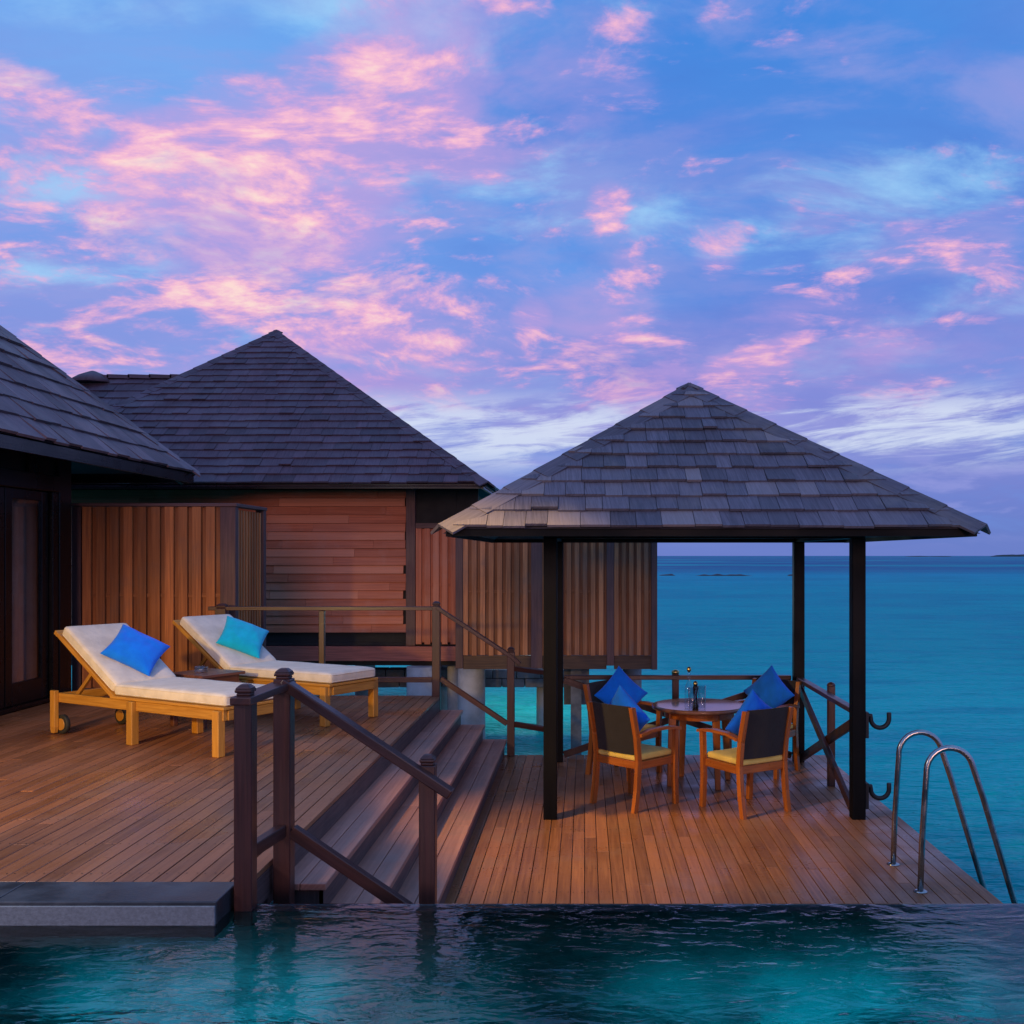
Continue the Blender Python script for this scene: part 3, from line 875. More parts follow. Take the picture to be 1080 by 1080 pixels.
for y in (8.6, 9.55, 10.35):
    b = MB(); b.box(WX - 0.018, WX + 0.012, y - 0.05, y + 0.05, 3.0, 3.36); b.build('frieze_post', 'ebony', va)
dz0, dz1 = UP + 0.04, 2.825
for y0, y1 in ((3.90, 4.745), (4.76, 5.605), (5.62, 6.465), (6.48, 7.325), (7.34, 8.185), (8.20, 9.06), (9.075, 9.93), (9.945, 10.74)):
    xa = WX - 0.03
    b = MB()
    b.box(xa - 0.045, xa, y0, y0 + 0.12, dz0, dz1)
    b.box(xa - 0.045, xa, y1 - 0.12, y1, dz0, dz1)
    b.box(xa - 0.044, xa - 0.001, y0 + 0.121, y1 - 0.121, dz1 - 0.10, dz1)
    b.box(xa - 0.044, xa - 0.001, y0 + 0.121, y1 - 0.121, dz0, dz0 + 0.22)
    d = b.build('sliding_door', 'ebony', va, bevel=0.004)
    b = MB(); b.box(xa - 0.026, xa - 0.020, y0 + 0.121, y1 - 0.121, dz0 + 0.221, dz1 - 0.101); b.build('pane', 'pane', d)
b = MB(); b.box(WX - 0.09, WX + 0.01, 10.76, 10.875, UP, 2.83); b.build('door_jamb', 'ebony', va, bevel=0.004)
b = MB(); b.box(WX - 0.10, WX + 0.04, 3.0, 10.87, UP, UP + 0.038); b.build('door_sill', 'ebony', va, bevel=0.004)
# roof: hip, eave along the deck side
NX, NZ, NE = -4.68, 3.15, 12.32
RX, RZ = -8.4, 6.62
NW = 2 * RX - NX
A_, B_ = (NX, 1.5, NZ), (NX, NE, NZ)
Cc, Dd = (RX, NE + (RX - NX), RZ), (RX, 1.5, RZ)
b = MB()
n1 = shingles(b, A_, B_, Cc, Dd, 17, (0.16, 0.30), 0.026)
n2 = shingles(b, B_, (NW, NE, NZ), Cc, Cc, 17, (0.3, 0.6), 0.024)
b.face([(NW, NE, NZ), (NW, 1.5, NZ), Dd, Cc])
rf = b.build('roof', 'shingle_near', va)
b = MB(); hip_caps(b, B_, Cc, n1, n2, 0.30, 0.13); b.build('hip_cap', 'shingle_near', rf)
b = MB()
b.box(NX - 0.06, NX - 0.02, 1.5, NE - 0.02, NZ - 0.12, NZ - 0.012)
b.box(NW, NX - 0.061, NE - 0.06, NE - 0.02, NZ - 0.12, NZ - 0.012)
b.build('fascia', 'ebony', va)
b = MB()
for i in range(10):
    y = 3.2 + i * 0.8
    b = MB(); b.beam((NX - 0.08, y, NZ - 0.06), (WX - 0.3, y, NZ + 0.98), 0.06, 0.10); b.build('rafter', 'soffit', va)
b = MB(); b.beam((NX - 0.1, NE - 0.1, NZ - 0.10), (WX - 0.2, NE - 1.1, NZ + 0.85), 0.08, 0.10); b.build('rafter', 'soffit', va)
b = MB()
rows = []
for i in range(2):
    rows.append([(WX - 0.17 + 0.035 * math.sin(j * 1.15) + 0.015 * math.sin(j * 0.43), 3.6 + j * 0.03, UP + 0.03 if i == 0 else 2.86) for j in range(241)])
b.grid(rows)
tag(b.build('curtain', 'curtain'), 'pleated brown curtain hanging behind the glazed doors at left', 'curtain')

# ------------------------------------------------------------------ slatted screens
def slat_panel(b, x0, x1, y, z0, z1, pitch, fr=0.62, depth=0.045, mid=None):
    n = max(1, round((x1 - x0) / pitch))
    pitch = (x1 - x0) / n
    for i in range(n):
        a = x0 + i * pitch
        b.box(a + 0.004, a + pitch * fr, y - depth, y - 0.004, z0 + random.uniform(0, 0.01), z1, long=Vector((0, 0, 1)))
        b.box(a + pitch * fr - 0.02, a + pitch + 0.022, y, y + 0.02, z0 + 0.01, z1 - 0.004, random.random() * 0.2, Vector((0, 0, 1)))
    b.box(x0 - 0.02, x1 + 0.02, y + 0.021, y + 0.030, z0 + 0.002, z1 - 0.006, 0.05, Vector((0, 0, 1)))
    if mid:
        b.box(x0, x1, y + 0.031, y + 0.06, mid - 0.04, mid + 0.04)
        for i in range(n):
            a = x0 + i * pitch
            b.box(a + pitch * fr + 0.001, a + pitch - 0.001, y - 0.018, y - 0.001, mid - 0.02, mid + 0.02, 0.1)

ps = thing('privacy_screen', 'tall slatted wooden privacy screen with a boxed corner behind the loungers', 'screen', (-4.7, 11.4, UP))
PYY, PZ0, PZ1 = 11.36, UP + 0.05, 2.70
b = MB(); slat_panel(b, -5.56, -4.04, PYY, PZ0, PZ1, 0.152, 0.66, mid=1.72); b.build('panel', 'screen', ps)
b = MB()
n = 9
for i in range(n):
    y = PYY + 0.09 + i * (0.86 / n)
    b.box(-3.905, -3.880, y, y + 0.052, PZ0, PZ1 - 0.03, long=Vector((0, 0, 1)))
b.box(-3.945, -3.915, PYY + 0.07, PYY + 0.94, PZ0, PZ1 - 0.04, 0.1)
b.build('panel', 'screen', ps)
for (x0, x1, y0, y1) in ((-4.035, -3.865, PYY - 0.04, PYY + 0.065), (-3.96, -3.86, PYY + 0.945, PYY + 1.04), (-5.68, -5.58, PYY - 0.03, PYY + 0.05)):
    b = MB(); b.box(x0, x1, y0, y1, UP, PZ1 + 0.001); b.build('post', 'screen_post', ps, bevel=0.004)
b = MB(); b.box(-5.70, -3.85, PYY - 0.05, PYY + 0.075, PZ1 + 0.003, PZ1 + 0.04); b.box(-3.97, -3.85, PYY + 0.077, PYY + 1.05, PZ1 + 0.003, PZ1 + 0.04); b.build('top_rail', 'screen_post', ps, bevel=0.004)

# ------------------------------------------------------------------ neighbour villa
VY = 15.5
F2 = 0.80
vb = thing('villa', 'brown lapped-timber villa on concrete piles with a tall hipped shingle roof', 'villa', (-5.0, 18.5, SEA))
# cladding
b = MB()
z = 1.0
while z < 3.10:
    h = 0.127
    x = -8.6
    while x < -2.70:
        e = x + random.uniform(1.1, 2.4)
        last = e > -2.9
        if last: e = -2.705 + random.uniform(-0.05, 0.03)
        dy = random.uniform(0, 0.008)
        b.hexa([(x, VY - 0.035 - dy, z), (e - 0.003, VY - 0.035 - dy, z), (e - 0.003, VY + 0.03, z), (x, VY + 0.03, z),
                (x, VY - 0.008 - dy, z + h - 0.004), (e - 0.003, VY - 0.008 - dy, z + h - 0.004), (e - 0.003, VY + 0.03, z + h - 0.004), (x, VY + 0.03, z + h - 0.004)], None, Vector((1, 0, 0)))
        if last: break
        x = e
    z += h
b.build('wall', 'clad', vb)
b = MB()
b.box(-8.6, -1.95, VY + 0.031, VY + 0.12, F2, 3.25)
b.box(-1.949, -1.62, VY + 0.035, VY + 0.12, 2.4, 3.25)
b.box(-8.6, -8.5, VY + 0.121, 22.5, F2, 3.25)
b.box(-2.05, -1.95, VY + 0.121, 22.5, F2, 3.25)
b.box(-8.6, -1.95, 22.5, 22.6, F2, 3.25)
b.box(-8.6, -1.95, VY - 0.02, 22.5, F2 + 0.001, F2 + 0.05)
b.build('wall', 'void', vb)
b = MB(); b.box(-2.70, -2.56, VY - 0.07, VY + 0.03, F2, 3.2); b.build('post', 'screen_post', vb, bevel=0.005)
b = MB(); slat_panel(b, -2.555, -1.90, VY - 0.02, 0.82, 2.57, 0.135, 0.68, mid=1.72); b.build('slat_panel', 'clad', vb)
b = MB(); b.box(-2.555, -1.90, VY - 0.06, VY - 0.005, 2.575, 2.65); b.build('lintel', 'screen_post', vb)
b = MB(); b.box(-5.2, -1.86, VY - 0.12, VY - 0.02, 0.575, 0.795); b.build('floor_beam', 'redbeam', vb, bevel=0.005)
b = MB(); b.box(-8.6, -1.9, VY + 0.0, 22.5, 0.50, 0.78, 0.1); b.build('floor_slab', 'void', vb)
b = MB()
for r in range(2):
    x = -4.6 + r * 0.16
    while x < 0.05:
        wd = random.uniform(0.3, 0.42)
        b.box(x, min(x + wd, 0.05) - 0.012, 17.5 - random.uniform(0, 0.02), 17.9, -0.09 + r * 0.155, 0.055 + r * 0.155)
        x += wd
b.build('foundation_beam', 'stone', vb, bevel=0.008)
for (x, y, r, zt) in ((-2.46, 15.35, 0.215, 0.50), (-1.70, 15.35, 0.205, 0.58), (-1.98, 15.9, 0.16, 0.50), (-2.5, 18.3, 0.16, 0.50), (-4.4, 15.4, 0.2, 0.50), (-6.4, 15.4, 0.2, 0.50), (-0.72, 17.7, 0.12, -0.095), (-4.4, 20.5, 0.2, 0.5), (-7.6, 20.5, 0.2, 0.5)):
    b = MB(); b.lathe([(r * 1.02, SEA - 1.0), (r, SEA + 0.1), (r * 0.985, zt)], (x, y, 0), 28); b.build('pile', 'concrete', vb)
# main roof
R0, RZ0 = (-1.40, 14.60), 3.19
PK = (-5.68, 18.85, 6.27)
L0 = (-9.05, 14.60)
BK = 23.1
b = MB()
F_a, F_b, F_c, F_d = (L0[0], L0[1], RZ0), (R0[0], R0[1], RZ0), (R0[0], BK, RZ0), (L0[0], BK, RZ0)
m1 = shingles(b, F_a, F_b, PK, PK, 23, (0.14, 0.30), 0.024)
m2 = shingles(b, F_b, F_c, PK, PK, 12, (0.4, 0.8), 0.024)
b.face([F_c, F_d, PK]); m4 = shingles(b, F_d, F_a, PK, PK, 12, (0.4, 0.8), 0.024)
rf = b.build('roof', 'shingle_dark', vb)
b = MB(); hip_caps(b, F_b, PK, m1, m2, 0.30, 0.14); hip_caps(b, F_a, PK, m1, m4, 0.30, 0.14)
b.lathe([(0.10, -0.05), (0.06, 0.03), (0.01, 0.05)], PK, 8); b.build('hip_cap', 'shingle_dark', rf)
b = MB()
b.box(L0[0] + 0.02, R0[0] - 0.05, R0[1] + 0.05, R0[1] + 0.09, RZ0 - 0.07, RZ0 - 0.005)
b.box(R0[0] - 0.09, R0[0] - 0.05, R0[1] + 0.091, BK, RZ0 - 0.07, RZ0 - 0.005)
b.box(L0[0] + 0.02, R0[0] - 0.075, R0[1] + 0.3, VY, RZ0 + 0.0, RZ0 + 0.02)
b.build('fascia', 'ebony', vb)
# rear wing roof
WRX0, WRX1, WRY, WRZ = -14.5, -6.6, 19.6, 5.56
b = MB()
k1 = shingles(b, (WRX0, 16.3, 3.2), (WRX1, 16.3, 3.2), (WRX1, WRY, WRZ), (-9.42, WRY, WRZ), 14, (0.16, 0.32), 0.024)
k2 = shingles(b, (WRX0, 22.9, 3.2), (WRX0, 16.3, 3.2), (-9.42, WRY, WRZ), (-9.42, WRY, WRZ), 14, (0.4, 0.8), 0.024)
b.face([(WRX1, 22.9, 3.2), (WRX0, 22.9, 3.2), (-9.42, WRY, WRZ), (WRX1, WRY, WRZ)])
wr = tag(b.build('roof', 'shingle_dark', vb), 'lower rear wing roof with a level ridge')
b = MB()
for i in range(8):
    x0 = -9.5 + i * 0.40
    b.beam((x0, WRY - 0.02, WRZ + 0.020), (x0 + 0.43, WRY - 0.02, WRZ + 0.005), 0.20, 0.07)
hip_caps(b, (WRX0, 16.3, 3.2), (-9.42, WRY, WRZ), k1, k2, 0.3, 0.14)
b.lathe([(0.50, -0.12), (0.24, 0.05), (0.05, 0.13), (0.01, 0.14)], (-9.42, WRY, WRZ), 10)
b.build('hip_cap', 'shingle_dark', wr)
b = MB(); b.box(-14.2, -8.7, 17.2, 22.0, 0.8, 3.6); b.build('wall', 'ebony', vb)

# big slatted screen over the water
bs_ = thing('privacy_screen', 'weathered vertical-slat wooden screen hanging over the water behind the gazebo', 'screen', (-0.4, 14.0, 0.6))
SY = 14.0
SX = [-1.755, -0.80, -0.66, 0.30, 0.435, 0.985]
b = MB(); slat_panel(b, -1.664, -0.736, SY, 0.796, 2.50, 0.112, 0.60, mid=1.67); b.build('panel', 'screen_grey', bs_)
b = MB(); slat_panel(b, -0.584, 0.294, SY, 0.796, 2.50, 0.112, 0.60, mid=1.67); b.build('panel', 'screen_grey', bs_)
b = MB(); slat_panel(b, 0.396, 0.904, SY, 0.796, 2.50, 0.112, 0.60, mid=1.67); b.build('panel', 'screen_grey', bs_)
for x0, x1, z0 in ((-1.765, -1.665, 0.62), (-0.735, -0.585, 0.62), (0.295, 0.395, 0.66), (0.905, 0.985, 0.605)):
    b = MB(); b.box(x0, x1, SY - 0.05, SY + 0.05, z0, 2.50); b.build('post', 'screen_post', bs_, bevel=0.004)
b = MB(); b.box(-1.664, -0.736, SY - 0.02, SY + 0.03, 0.61, 0.795); b.box(-0.584, 0.294, SY - 0.02, SY + 0.03, 0.61, 0.795); b.box(0.396, 0.904, SY - 0.02, SY + 0.03, 0.61, 0.795); b.build('skirt_board', 'soffit', bs_)
b = MB(); b.box(-1.77, 0.99, SY - 0.055, SY + 0.055, 2.503, 2.55); b.build('top_rail', 'screen_post', bs_)
b = MB(); b.box(-1.70, 0.93, SY + 0.056, SY + 2.4, 0.66, 0.74); b.box(-0.20, -0.05, SY + 0.3, SY + 0.45, SEA - 0.5, 0.658); b.lathe([(0.14, SEA - 0.6), (0.14, 0.658)], (0.70, SY + 1.2, 0), 20); b.box(-0.30, 0.06, SY + 0.5, SY + 0.8, 0.05, 0.655); b.build('platform', 'stone', bs_)

# ------------------------------------------------------------------ sun loungers
def cushion_block(b, x0, x1, y0, y1, z0, z1, crown=0.012, nx=16, ny=10):
    """soft-edged mattress block with a gently puffed top"""
    def surf(top):
        rows = []
        for i in range(nx + 1):
            r = []
            for j in range(ny + 1):
                u, v = i / nx, j / ny
                x, y = x0 + (x1 - x0) * u, y0 + (y1 - y0) * v
                e = min(u, 1 - u) * (x1 - x0), min(v, 1 - v) * (y1 - y0)
                k = min(1, min(e) / 0.12)
                puff = crown * (1 - (1 - k) ** 2) + 0.004 * mnoise.noise(Vector((x * 5, y * 5, z1 * 9)))
                r.append((x, y, (z1 + puff) if top else z0))
            rows.append(r)
        return rows
    t, bt = surf(True), surf(False)
    bm = bmesh.new()
    tv = [[bm.verts.new(p) for p in r] for r in t]
    bv = [[bm.verts.new(p) for p in r] for r in bt]
    for i in range(nx):
        for j in range(ny):
            bm.faces.new((tv[i][j], tv[i + 1][j], tv[i + 1][j + 1], tv[i][j + 1]))
            bm.faces.new((bv[i][j + 1], bv[i + 1][j + 1], bv[i + 1][j], bv[i][j]))
    for i in range(nx):
        bm.faces.new((tv[i][0], bv[i][0], bv[i + 1][0], tv[i + 1][0]))
        bm.faces.new((tv[i][ny], tv[i + 1][ny], bv[i + 1][ny], bv[i][ny]))
    for j in range(ny):
        bm.faces.new((tv[0][j], tv[0][j + 1], bv[0][j + 1], bv[0][j]))
        bm.faces.new((tv[nx][j], bv[nx][j], bv[nx][j + 1], tv[nx][j + 1]))
    return bm

def soft(name, bm, mat, parent, bevel=0.02, mtx=None):
    if mtx is not None:
        bmesh.ops.transform(bm, matrix=mtx, verts=bm.verts)
    bmesh.ops.recalc_face_normals(bm, faces=bm.faces)
    me = bpy.data.meshes.new(name)
    bm.to_mesh(me); bm.free()
    me.polygons.foreach_set('use_smooth', [True] * len(me.polygons))
    me.materials.append(M[mat])
    o = bpy.data.objects.new(name, me)
    COL.objects.link(o)
    if parent: o.parent = parent
    if bevel:
        bv = o.modifiers.new('bevel', 'BEVEL'); bv.width = bevel; bv.segments = 4; bv.limit_method = 'ANGLE'; bv.angle_limit = R(50)
    return o

LA = math.atan2(-0.50, 0.866)
def make_lounger(loc):
    t = thing('sun_lounger', 'sun lounger', 'sun lounger', loc, LA, 'sun loungers on the upper deck')
    L = lambda b, n, m, p=t, **k: b.build(n, m, p, world=False, **k)
    b = MB()
    hw = 0.31
    b.box(-1.03, 1.03, -hw, -hw + 0.04, 0.270, 0.350); b.box(-1.03, 1.03, hw - 0.04, hw, 0.270, 0.350)
    b.box(1.00, 1.03 + 0.012, -hw + 0.041, hw - 0.041, 0.272, 0.348); b.box(-1.03, -1.00, -hw + 0.041, hw - 0.041, 0.272, 0.348)
    b.box(-0.30, 1.045, -hw - 0.012, hw + 0.012, 0.352, 0.374)
    L(b, 'frame', 'teak', bevel=0.004)
    for x in (0.985, -0.02):
        for s in (-1, 1):
            b = MB(); b.box(x - 0.036, x + 0.036, s * (hw + 0.006) - 0.034, s * (hw + 0.006) + 0.034, 0.0, 0.349); L(b, 'leg', 'teak', bevel=0.005)
    for s in (-1, 1):
        b = MB(); b.box(-1.065, -1.0, s * (hw + 0.020) - 0.02, s * (hw + 0.020) + 0.02, 0.055, 0.372)
        b.hexa([(-1.055, s * (hw + 0.02) - 0.019, 0.01), (-1.01, s * (hw + 0.02) - 0.019, 0.01), (-1.01, s * (hw + 0.02) + 0.019, 0.01), (-1.055, s * (hw + 0.02) + 0.019, 0.01),
                (-1.065, s * (hw + 0.02) - 0.019, 0.056), (-1.0, s * (hw + 0.02) - 0.019, 0.056), (-1.0, s * (hw + 0.02) + 0.019, 0.056), (-1.065, s * (hw + 0.02) + 0.019, 0.056)])
        lg = L(b, 'leg', 'teak', bevel=0.004)
        b = MB()
        c = Vector((-0.985, s * (hw - 0.028), 0.082))
        b.tube([c - Vector((0, 0.02, 0)), c - Vector((0, 0.014, 0)), c + Vector((0, 0.014, 0)), c + Vector((0, 0.02, 0))], [0.074, 0.082, 0.082, 0.074], 24)
        wh = L(b, 'wheel', 'rubber')
        b = MB(); b.tube([c - Vector((0, 0.026, 0)), c + Vector((0, 0.026, 0))], 0.05, 20); L(b, 'hub', 'teak', wh)
    ang = R(33)
    d = Vector((-math.cos(ang), 0, math.sin(ang)))
    nn = Vector((math.sin(ang), 0, math.cos(ang)))
    p0 = Vector((-0.285, 0, 0.36))
    b = MB()
    for s in (-1, 1):
        o = Vector((0, s * 0.285, 0))
        b.beam(p0 + o, p0 + o + d * 0.88, 0.045, 0.035, up=nn)
    for k in range(12):
        q = p0 + d * (0.06 + k * 0.072)
        b.beam(q + Vector((0, -0.262, 0)), q + Vector((0, 0.262, 0)), 0.05, 0.02, up=nn)
    q = p0 + d * 0.905
    b.beam(q + Vector((0, -0.31, 0)), q + Vector((0, 0.31, 0)), 0.05, 0.036, up=nn)
    L(b, 'backrest_frame', 'teak', bevel=0.003)
    for s in (-1, 1):
        b = MB()
        b.beam(p0 + d * 0.40 + Vector((0, s * 0.245, -0.03)), Vector((-0.84, s * 0.245, 0.335)), 0.025, 0.03)
        L(b, 'strut', 'teak')
    mt = soft('mattress', cushion_block(None, -0.285, 1.04, -0.30, 0.30, 0.377, 0.468), 'mattress', t, 0.026)
    def piping(x0, x1, z, mtx=None):
        b = MB()
        y0, y1, r = -0.296, 0.296, 0.03
        pts = []
        for cx, cy, a0 in ((x1 - r, y1 - r, 0), (x0 + r, y1 - r, 90), (x0 + r, y0 + r, 180), (x1 - r, y0 + r, 270)):
            for q in range(5):
                a = R(a0 + 22.5 * q)
                pts.append(Vector((cx + r * math.cos(a), cy + r * math.sin(a), z)))
        pts.append(pts[0].copy())
        if mtx is not None: pts = [mtx @ p for p in pts]
        b.tube(pts, 0.005, 6, False)
        return b
    for z in (0.392, 0.452):
        L(piping(-0.283, 1.038, z), 'piping', 'mattress', mt)
    mx = Matrix.Translation(p0 + nn * 0.022) @ Matrix(((d.x, 0, nn.x, 0), (0, 1, 0, 0), (d.z, 0, nn.z, 0), (0, 0, 0, 1)))
    bk = soft('back_mattress', cushion_block(None, 0.03, 0.86, -0.30, 0.30, 0.0, 0.092), 'mattress', t, 0.026, mx)
    for z in (0.015, 0.076):
        L(piping(0.032, 0.858, z, mx), 'piping', 'mattress', bk)
    return t
lo1 = make_lounger((-3.46, 8.49, UP + 0.001))
lo1['label'] = 'teak sun lounger nearest the pool, royal blue pillow on its raised back'
lo2 = copy_tree(lo1)
lo2.location = (-3.01, 9.88, UP + 0.001)
lo2['label'] = 'teak sun lounger farther back by the slatted screen, turquoise pillow on it'

# pillows
def pillow(name, mat, label, loc, mtx, size=0.21, thick=0.075, seed=0.0, cat='cushion', group=None, ratio=1.0):
    n = 18
    bm = bmesh.new()
    def P(i, j, sgn):
        s, t = 2 * i / n - 1, 2 * j / n - 1
        x = s * (1 - 0.11 * (1 - t * t) * abs(s) ** 1.5) * size * ratio
        y = t * (1 - 0.11 * (1 - s * s) * abs(t) ** 1.5) * size
        k = max(0.0, (1 - s * s) * (1 - t * t))
        z = sgn * thick * k ** 0.48
        wv = mnoise.noise(Vector((s * 2.2 + seed, t * 2.2, sgn))) * 0.014 + mnoise.noise(Vector((s * 5 + seed, t * 5, sgn * 3))) * 0.008
        return Vector((x, y, z + wv * min(1, k * 4)))
    top, bot = {}, {}
    for i in range(n + 1):
        for j in range(n + 1):
            v = bm.verts.new(P(i, j, 1)); top[i, j] = v
            bot[i, j] = v if i in (0, n) or j in (0, n) else bm.verts.new(P(i, j, -1))
    for i in range(n):
        for j in range(n):
            bm.faces.new((top[i, j], top[i + 1, j], top[i + 1, j + 1], top[i, j + 1]))
            bm.faces.new((bot[i, j + 1], bot[i + 1, j + 1], bot[i + 1, j], bot[i, j]))
    o = soft(name, bm, mat, None, 0.0, mtx)
    o.location = loc
    s = o.modifiers.new('sub', 'SUBSURF'); s.levels = 1; s.render_levels = 1
    return tag(o, label, cat, group)

def frame3(xa, za):
    """rotation with local z towards za, local x near xa"""
    z = Vector(za).normalized()
    x = Vector(xa)
    x = (x - z * x.dot(z)).normalized()
    y = z.cross(x)
    return Matrix(((x.x, y.x, z.x, 0), (x.y, y.y, z.y, 0), (x.z, y.z, z.z, 0), (0, 0, 0, 1)))

ax = Vector((math.cos(LA), math.sin(LA), 0))
sd_ = Vector((-math.sin(LA), math.cos(LA), 0))
ang = R(33)
bd = -ax * math.cos(ang) + Vector((0, 0, math.sin(ang)))
bn = ax * math.sin(ang) + Vector((0, 0, math.cos(ang)))
for base, mat, rot, lb, tk in ((Vector((-3.46, 8.49, UP)), 'blue', -52, 'royal blue pillow lying tilted on the nearer sun lounger', 0), (Vector((-3.01, 9.88, UP)), 'aqua', -44, 'turquoise blue pillow lying on the farther sun lounger', 3)):
    p = base - ax * 0.285 + Vector((0, 0, 0.36)) + bd * 0.33 + bn * (0.125 + 0.085) + sd_ * 0.03
    mt = Matrix.Rotation(R(rot), 4, (bn + ax * 0.15 + Vector((0, -0.35, 0))).normalized()) @ frame3(sd_, bn + ax * 0.15 + Vector((0, -0.35, 0)))
    pillow('pillow', mat, lb, p, mt, 0.205, 0.085, tk, 'pillow', ratio=1.12)

# side table between the loungers
t = thing('side_table', 'low dark wooden side table between the two sun loungers', 'table', (-3.42, 9.24, UP), LA)
b = MB()
for k in range(5):
    b.box(-0.24 + k * 0.097, -0.24 + k * 0.097 + 0.092, -0.24, 0.24, 0.445, 0.47)
b.build('tabletop', 'brown_table', t, world=False, bevel=0.003)
b = MB(); b.box(-0.20, 0.20, -0.20, -0.18, 0.38, 0.443); b.box(-0.20, 0.20, 0.18, 0.20, 0.38, 0.443); b.box(-0.20, -0.18, -0.179, 0.179, 0.38, 0.443); b.box(0.18, 0.20, -0.179, 0.179, 0.38, 0.443); b.build('apron', 'brown_table', t, world=False)
for sx_ in (-1, 1):
    for sy_ in (-1, 1):
        b = MB(); b.box(sx_ * 0.19 - 0.025, sx_ * 0.19 + 0.025, sy_ * 0.19 - 0.025, sy_ * 0.19 + 0.025, 0, 0.379); b.build('leg', 'brown_table', t, world=False, bevel=0.003)
b = MB(); b.lathe([(0.050, 0.0), (0.058, 0.006), (0.060, 0.05), (0.054, 0.052), (0.050, 0.016), (0.0005, 0.014)], (0, 0, 0), 24, True, False)
o = b.build('ashtray', 'glass'); o.location = (-3.45, 9.20, UP + 0.4715)
tag(o, 'small round clear glass ashtray on the low side table', 'ashtray')

# ------------------------------------------------------------------ dining set
TC = Vector((1.085, 9.74, 0.0))
t = thing('dining_table', 'round polished wooden dining table under the gazebo', 'table', TC)
b = MB(); b.lathe([(0.425, 0.705), (0.445, 0.712), (0.452, 0.728), (0.445, 0.742), (0.43, 0.746)], (0, 0, 0), 56); b.build('tabletop', 'tabletop', t, world=False)
b = MB(); b.lathe([(0.33, 0.635), (0.33, 0.704)], (0, 0, 0), 40, False, False); b.build('apron', 'mahogany', t, world=False)
for a in (0.45, 2.02, 3.59, 5.16):
    b = MB()
    x, y = 0.29 * math.cos(a), 0.29 * math.sin(a)
    b.hexa([(x * 1.12 - .024, y * 1.12 - .024, 0), (x * 1.12 + .024, y * 1.12 - .024, 0), (x * 1.12 + .024, y * 1.12 + .024, 0), (x * 1.12 - .024, y * 1.12 + .024, 0),
            (x - .036, y - .036, 0.704), (x + .036, y - .036, 0.704), (x + .036, y + .036, 0.704), (x - .036, y + .036, 0.704)])
    b.build('leg', 'mahogany', t, world=False, bevel=0.004)

def make_chair(loc, rz):
    t = thing('dining_chair', 'chair', 'chair', loc, rz, 'dining chairs around the round table')
    L = lambda b, n, m, p=t, **k: b.build(n, m, p, world=False, **k)
    for s in (-1, 1):
        b = MB()
        prof = [(-0.275, 0.0), (-0.245, 0.18), (-0.225, 0.42), (-0.245, 0.62), (-0.305, 0.885)]
        for (y0, z0), (y1, z1) in zip(prof[:-1], prof[1:]):
            x = s * 0.245
            b.hexa([(x - .019, y0 - .026, z0), (x + .019, y0 - .026, z0), (x + .019, y0 + .022, z0), (x - .019, y0 + .022, z0),
                    (x - .019, y1 - .026, z1), (x + .019, y1 - .026, z1), (x + .019, y1 + .022, z1), (x - .019, y1 + .022, z1)], 0.5)
        L(b, 'back_leg', 'mahogany')
        b = MB()
        x = s * 0.262
        prof = [(0.235, 0.0), (0.222, 0.25), (0.225, 0.45), (0.235, 0.645)]
        for (y0, z0), (y1, z1) in zip(prof[:-1], prof[1:]):
            b.hexa([(x - .020, y0 - .024, z0), (x + .020, y0 - .024, z0), (x + .020, y0 + .022, z0), (x - .020, y0 + .022, z0),
                    (x - .020, y1 - .024, z1), (x + .020, y1 - .024, z1), (x + .020, y1 + .022, z1), (x - .020, y1 + .022, z1)], 0.5)
        L(b, 'front_leg', 'mahogany')
        b = MB()
        prof = [(-0.235, 0.645), (-0.10, 0.672), (0.08, 0.676), (0.20, 0.664), (0.285, 0.650)]
        for (y0, z0), (y1, z1) in zip(prof[:-1], prof[1:]):
            b.hexa([(x - .028, y0, z0 - .013), (x + .028, y0, z0 - .013), (x + .028, y1, z1 - .013), (x - .028, y1, z1 - .013),
                    (x - .028, y0, z0 + .013), (x + .028, y0, z0 + .013), (x + .028, y1, z1 + .013), (x - .028, y1, z1 + .013)], 0.5)
        L(b, 'armrest', 'mahogany')
    b = MB()
    b.box(-0.226, 0.226, -0.238, -0.212, 0.355, 0.42); b.box(-0.24, 0.24, 0.212, 0.238, 0.355, 0.42)
    for s in (-1, 1):
        b.box(s * 0.248 - 0.014, s * 0.248 + 0.014, -0.198, 0.199, 0.355, 0.42)
    b.box(-0.232, 0.232, -0.205, 0.205, 0.400, 0.418)
    L(b, 'seat_frame', 'mahogany', bevel=0.003)
    soft('seat_pad', cushion_block(None, -0.232, 0.232, -0.235, 0.225, 0.421, 0.470, 0.016), 'pad', t, 0.018)
    b = MB()
    rows_f, rows_b = [], []
    for i in range(9):
        z = 0.475 + i * 0.052
        yb = -0.228 - 0.072 * max(0, (z - 0.5) / 0.385) ** 1.1
        rf_, rb_ = [], []
        for j in range(9):
            u = j / 8 * 2 - 1
            sag = -0.022 * (1 - u * u)
            rf_.append((u * 0.224, yb + sag, z)); rb_.append((u * 0.224, yb + sag - 0.008, z))
        rows_f.append(rf_); rows_b.append(rb_[::-1])
    b.grid(rows_f); b.grid(rows_b)
    b.grid([rows_f[-1], rows_b[-1][::-1]]); b.grid([rows_b[0][::-1], rows_f[0]])
    L(b, 'backrest', 'sling')
    return t

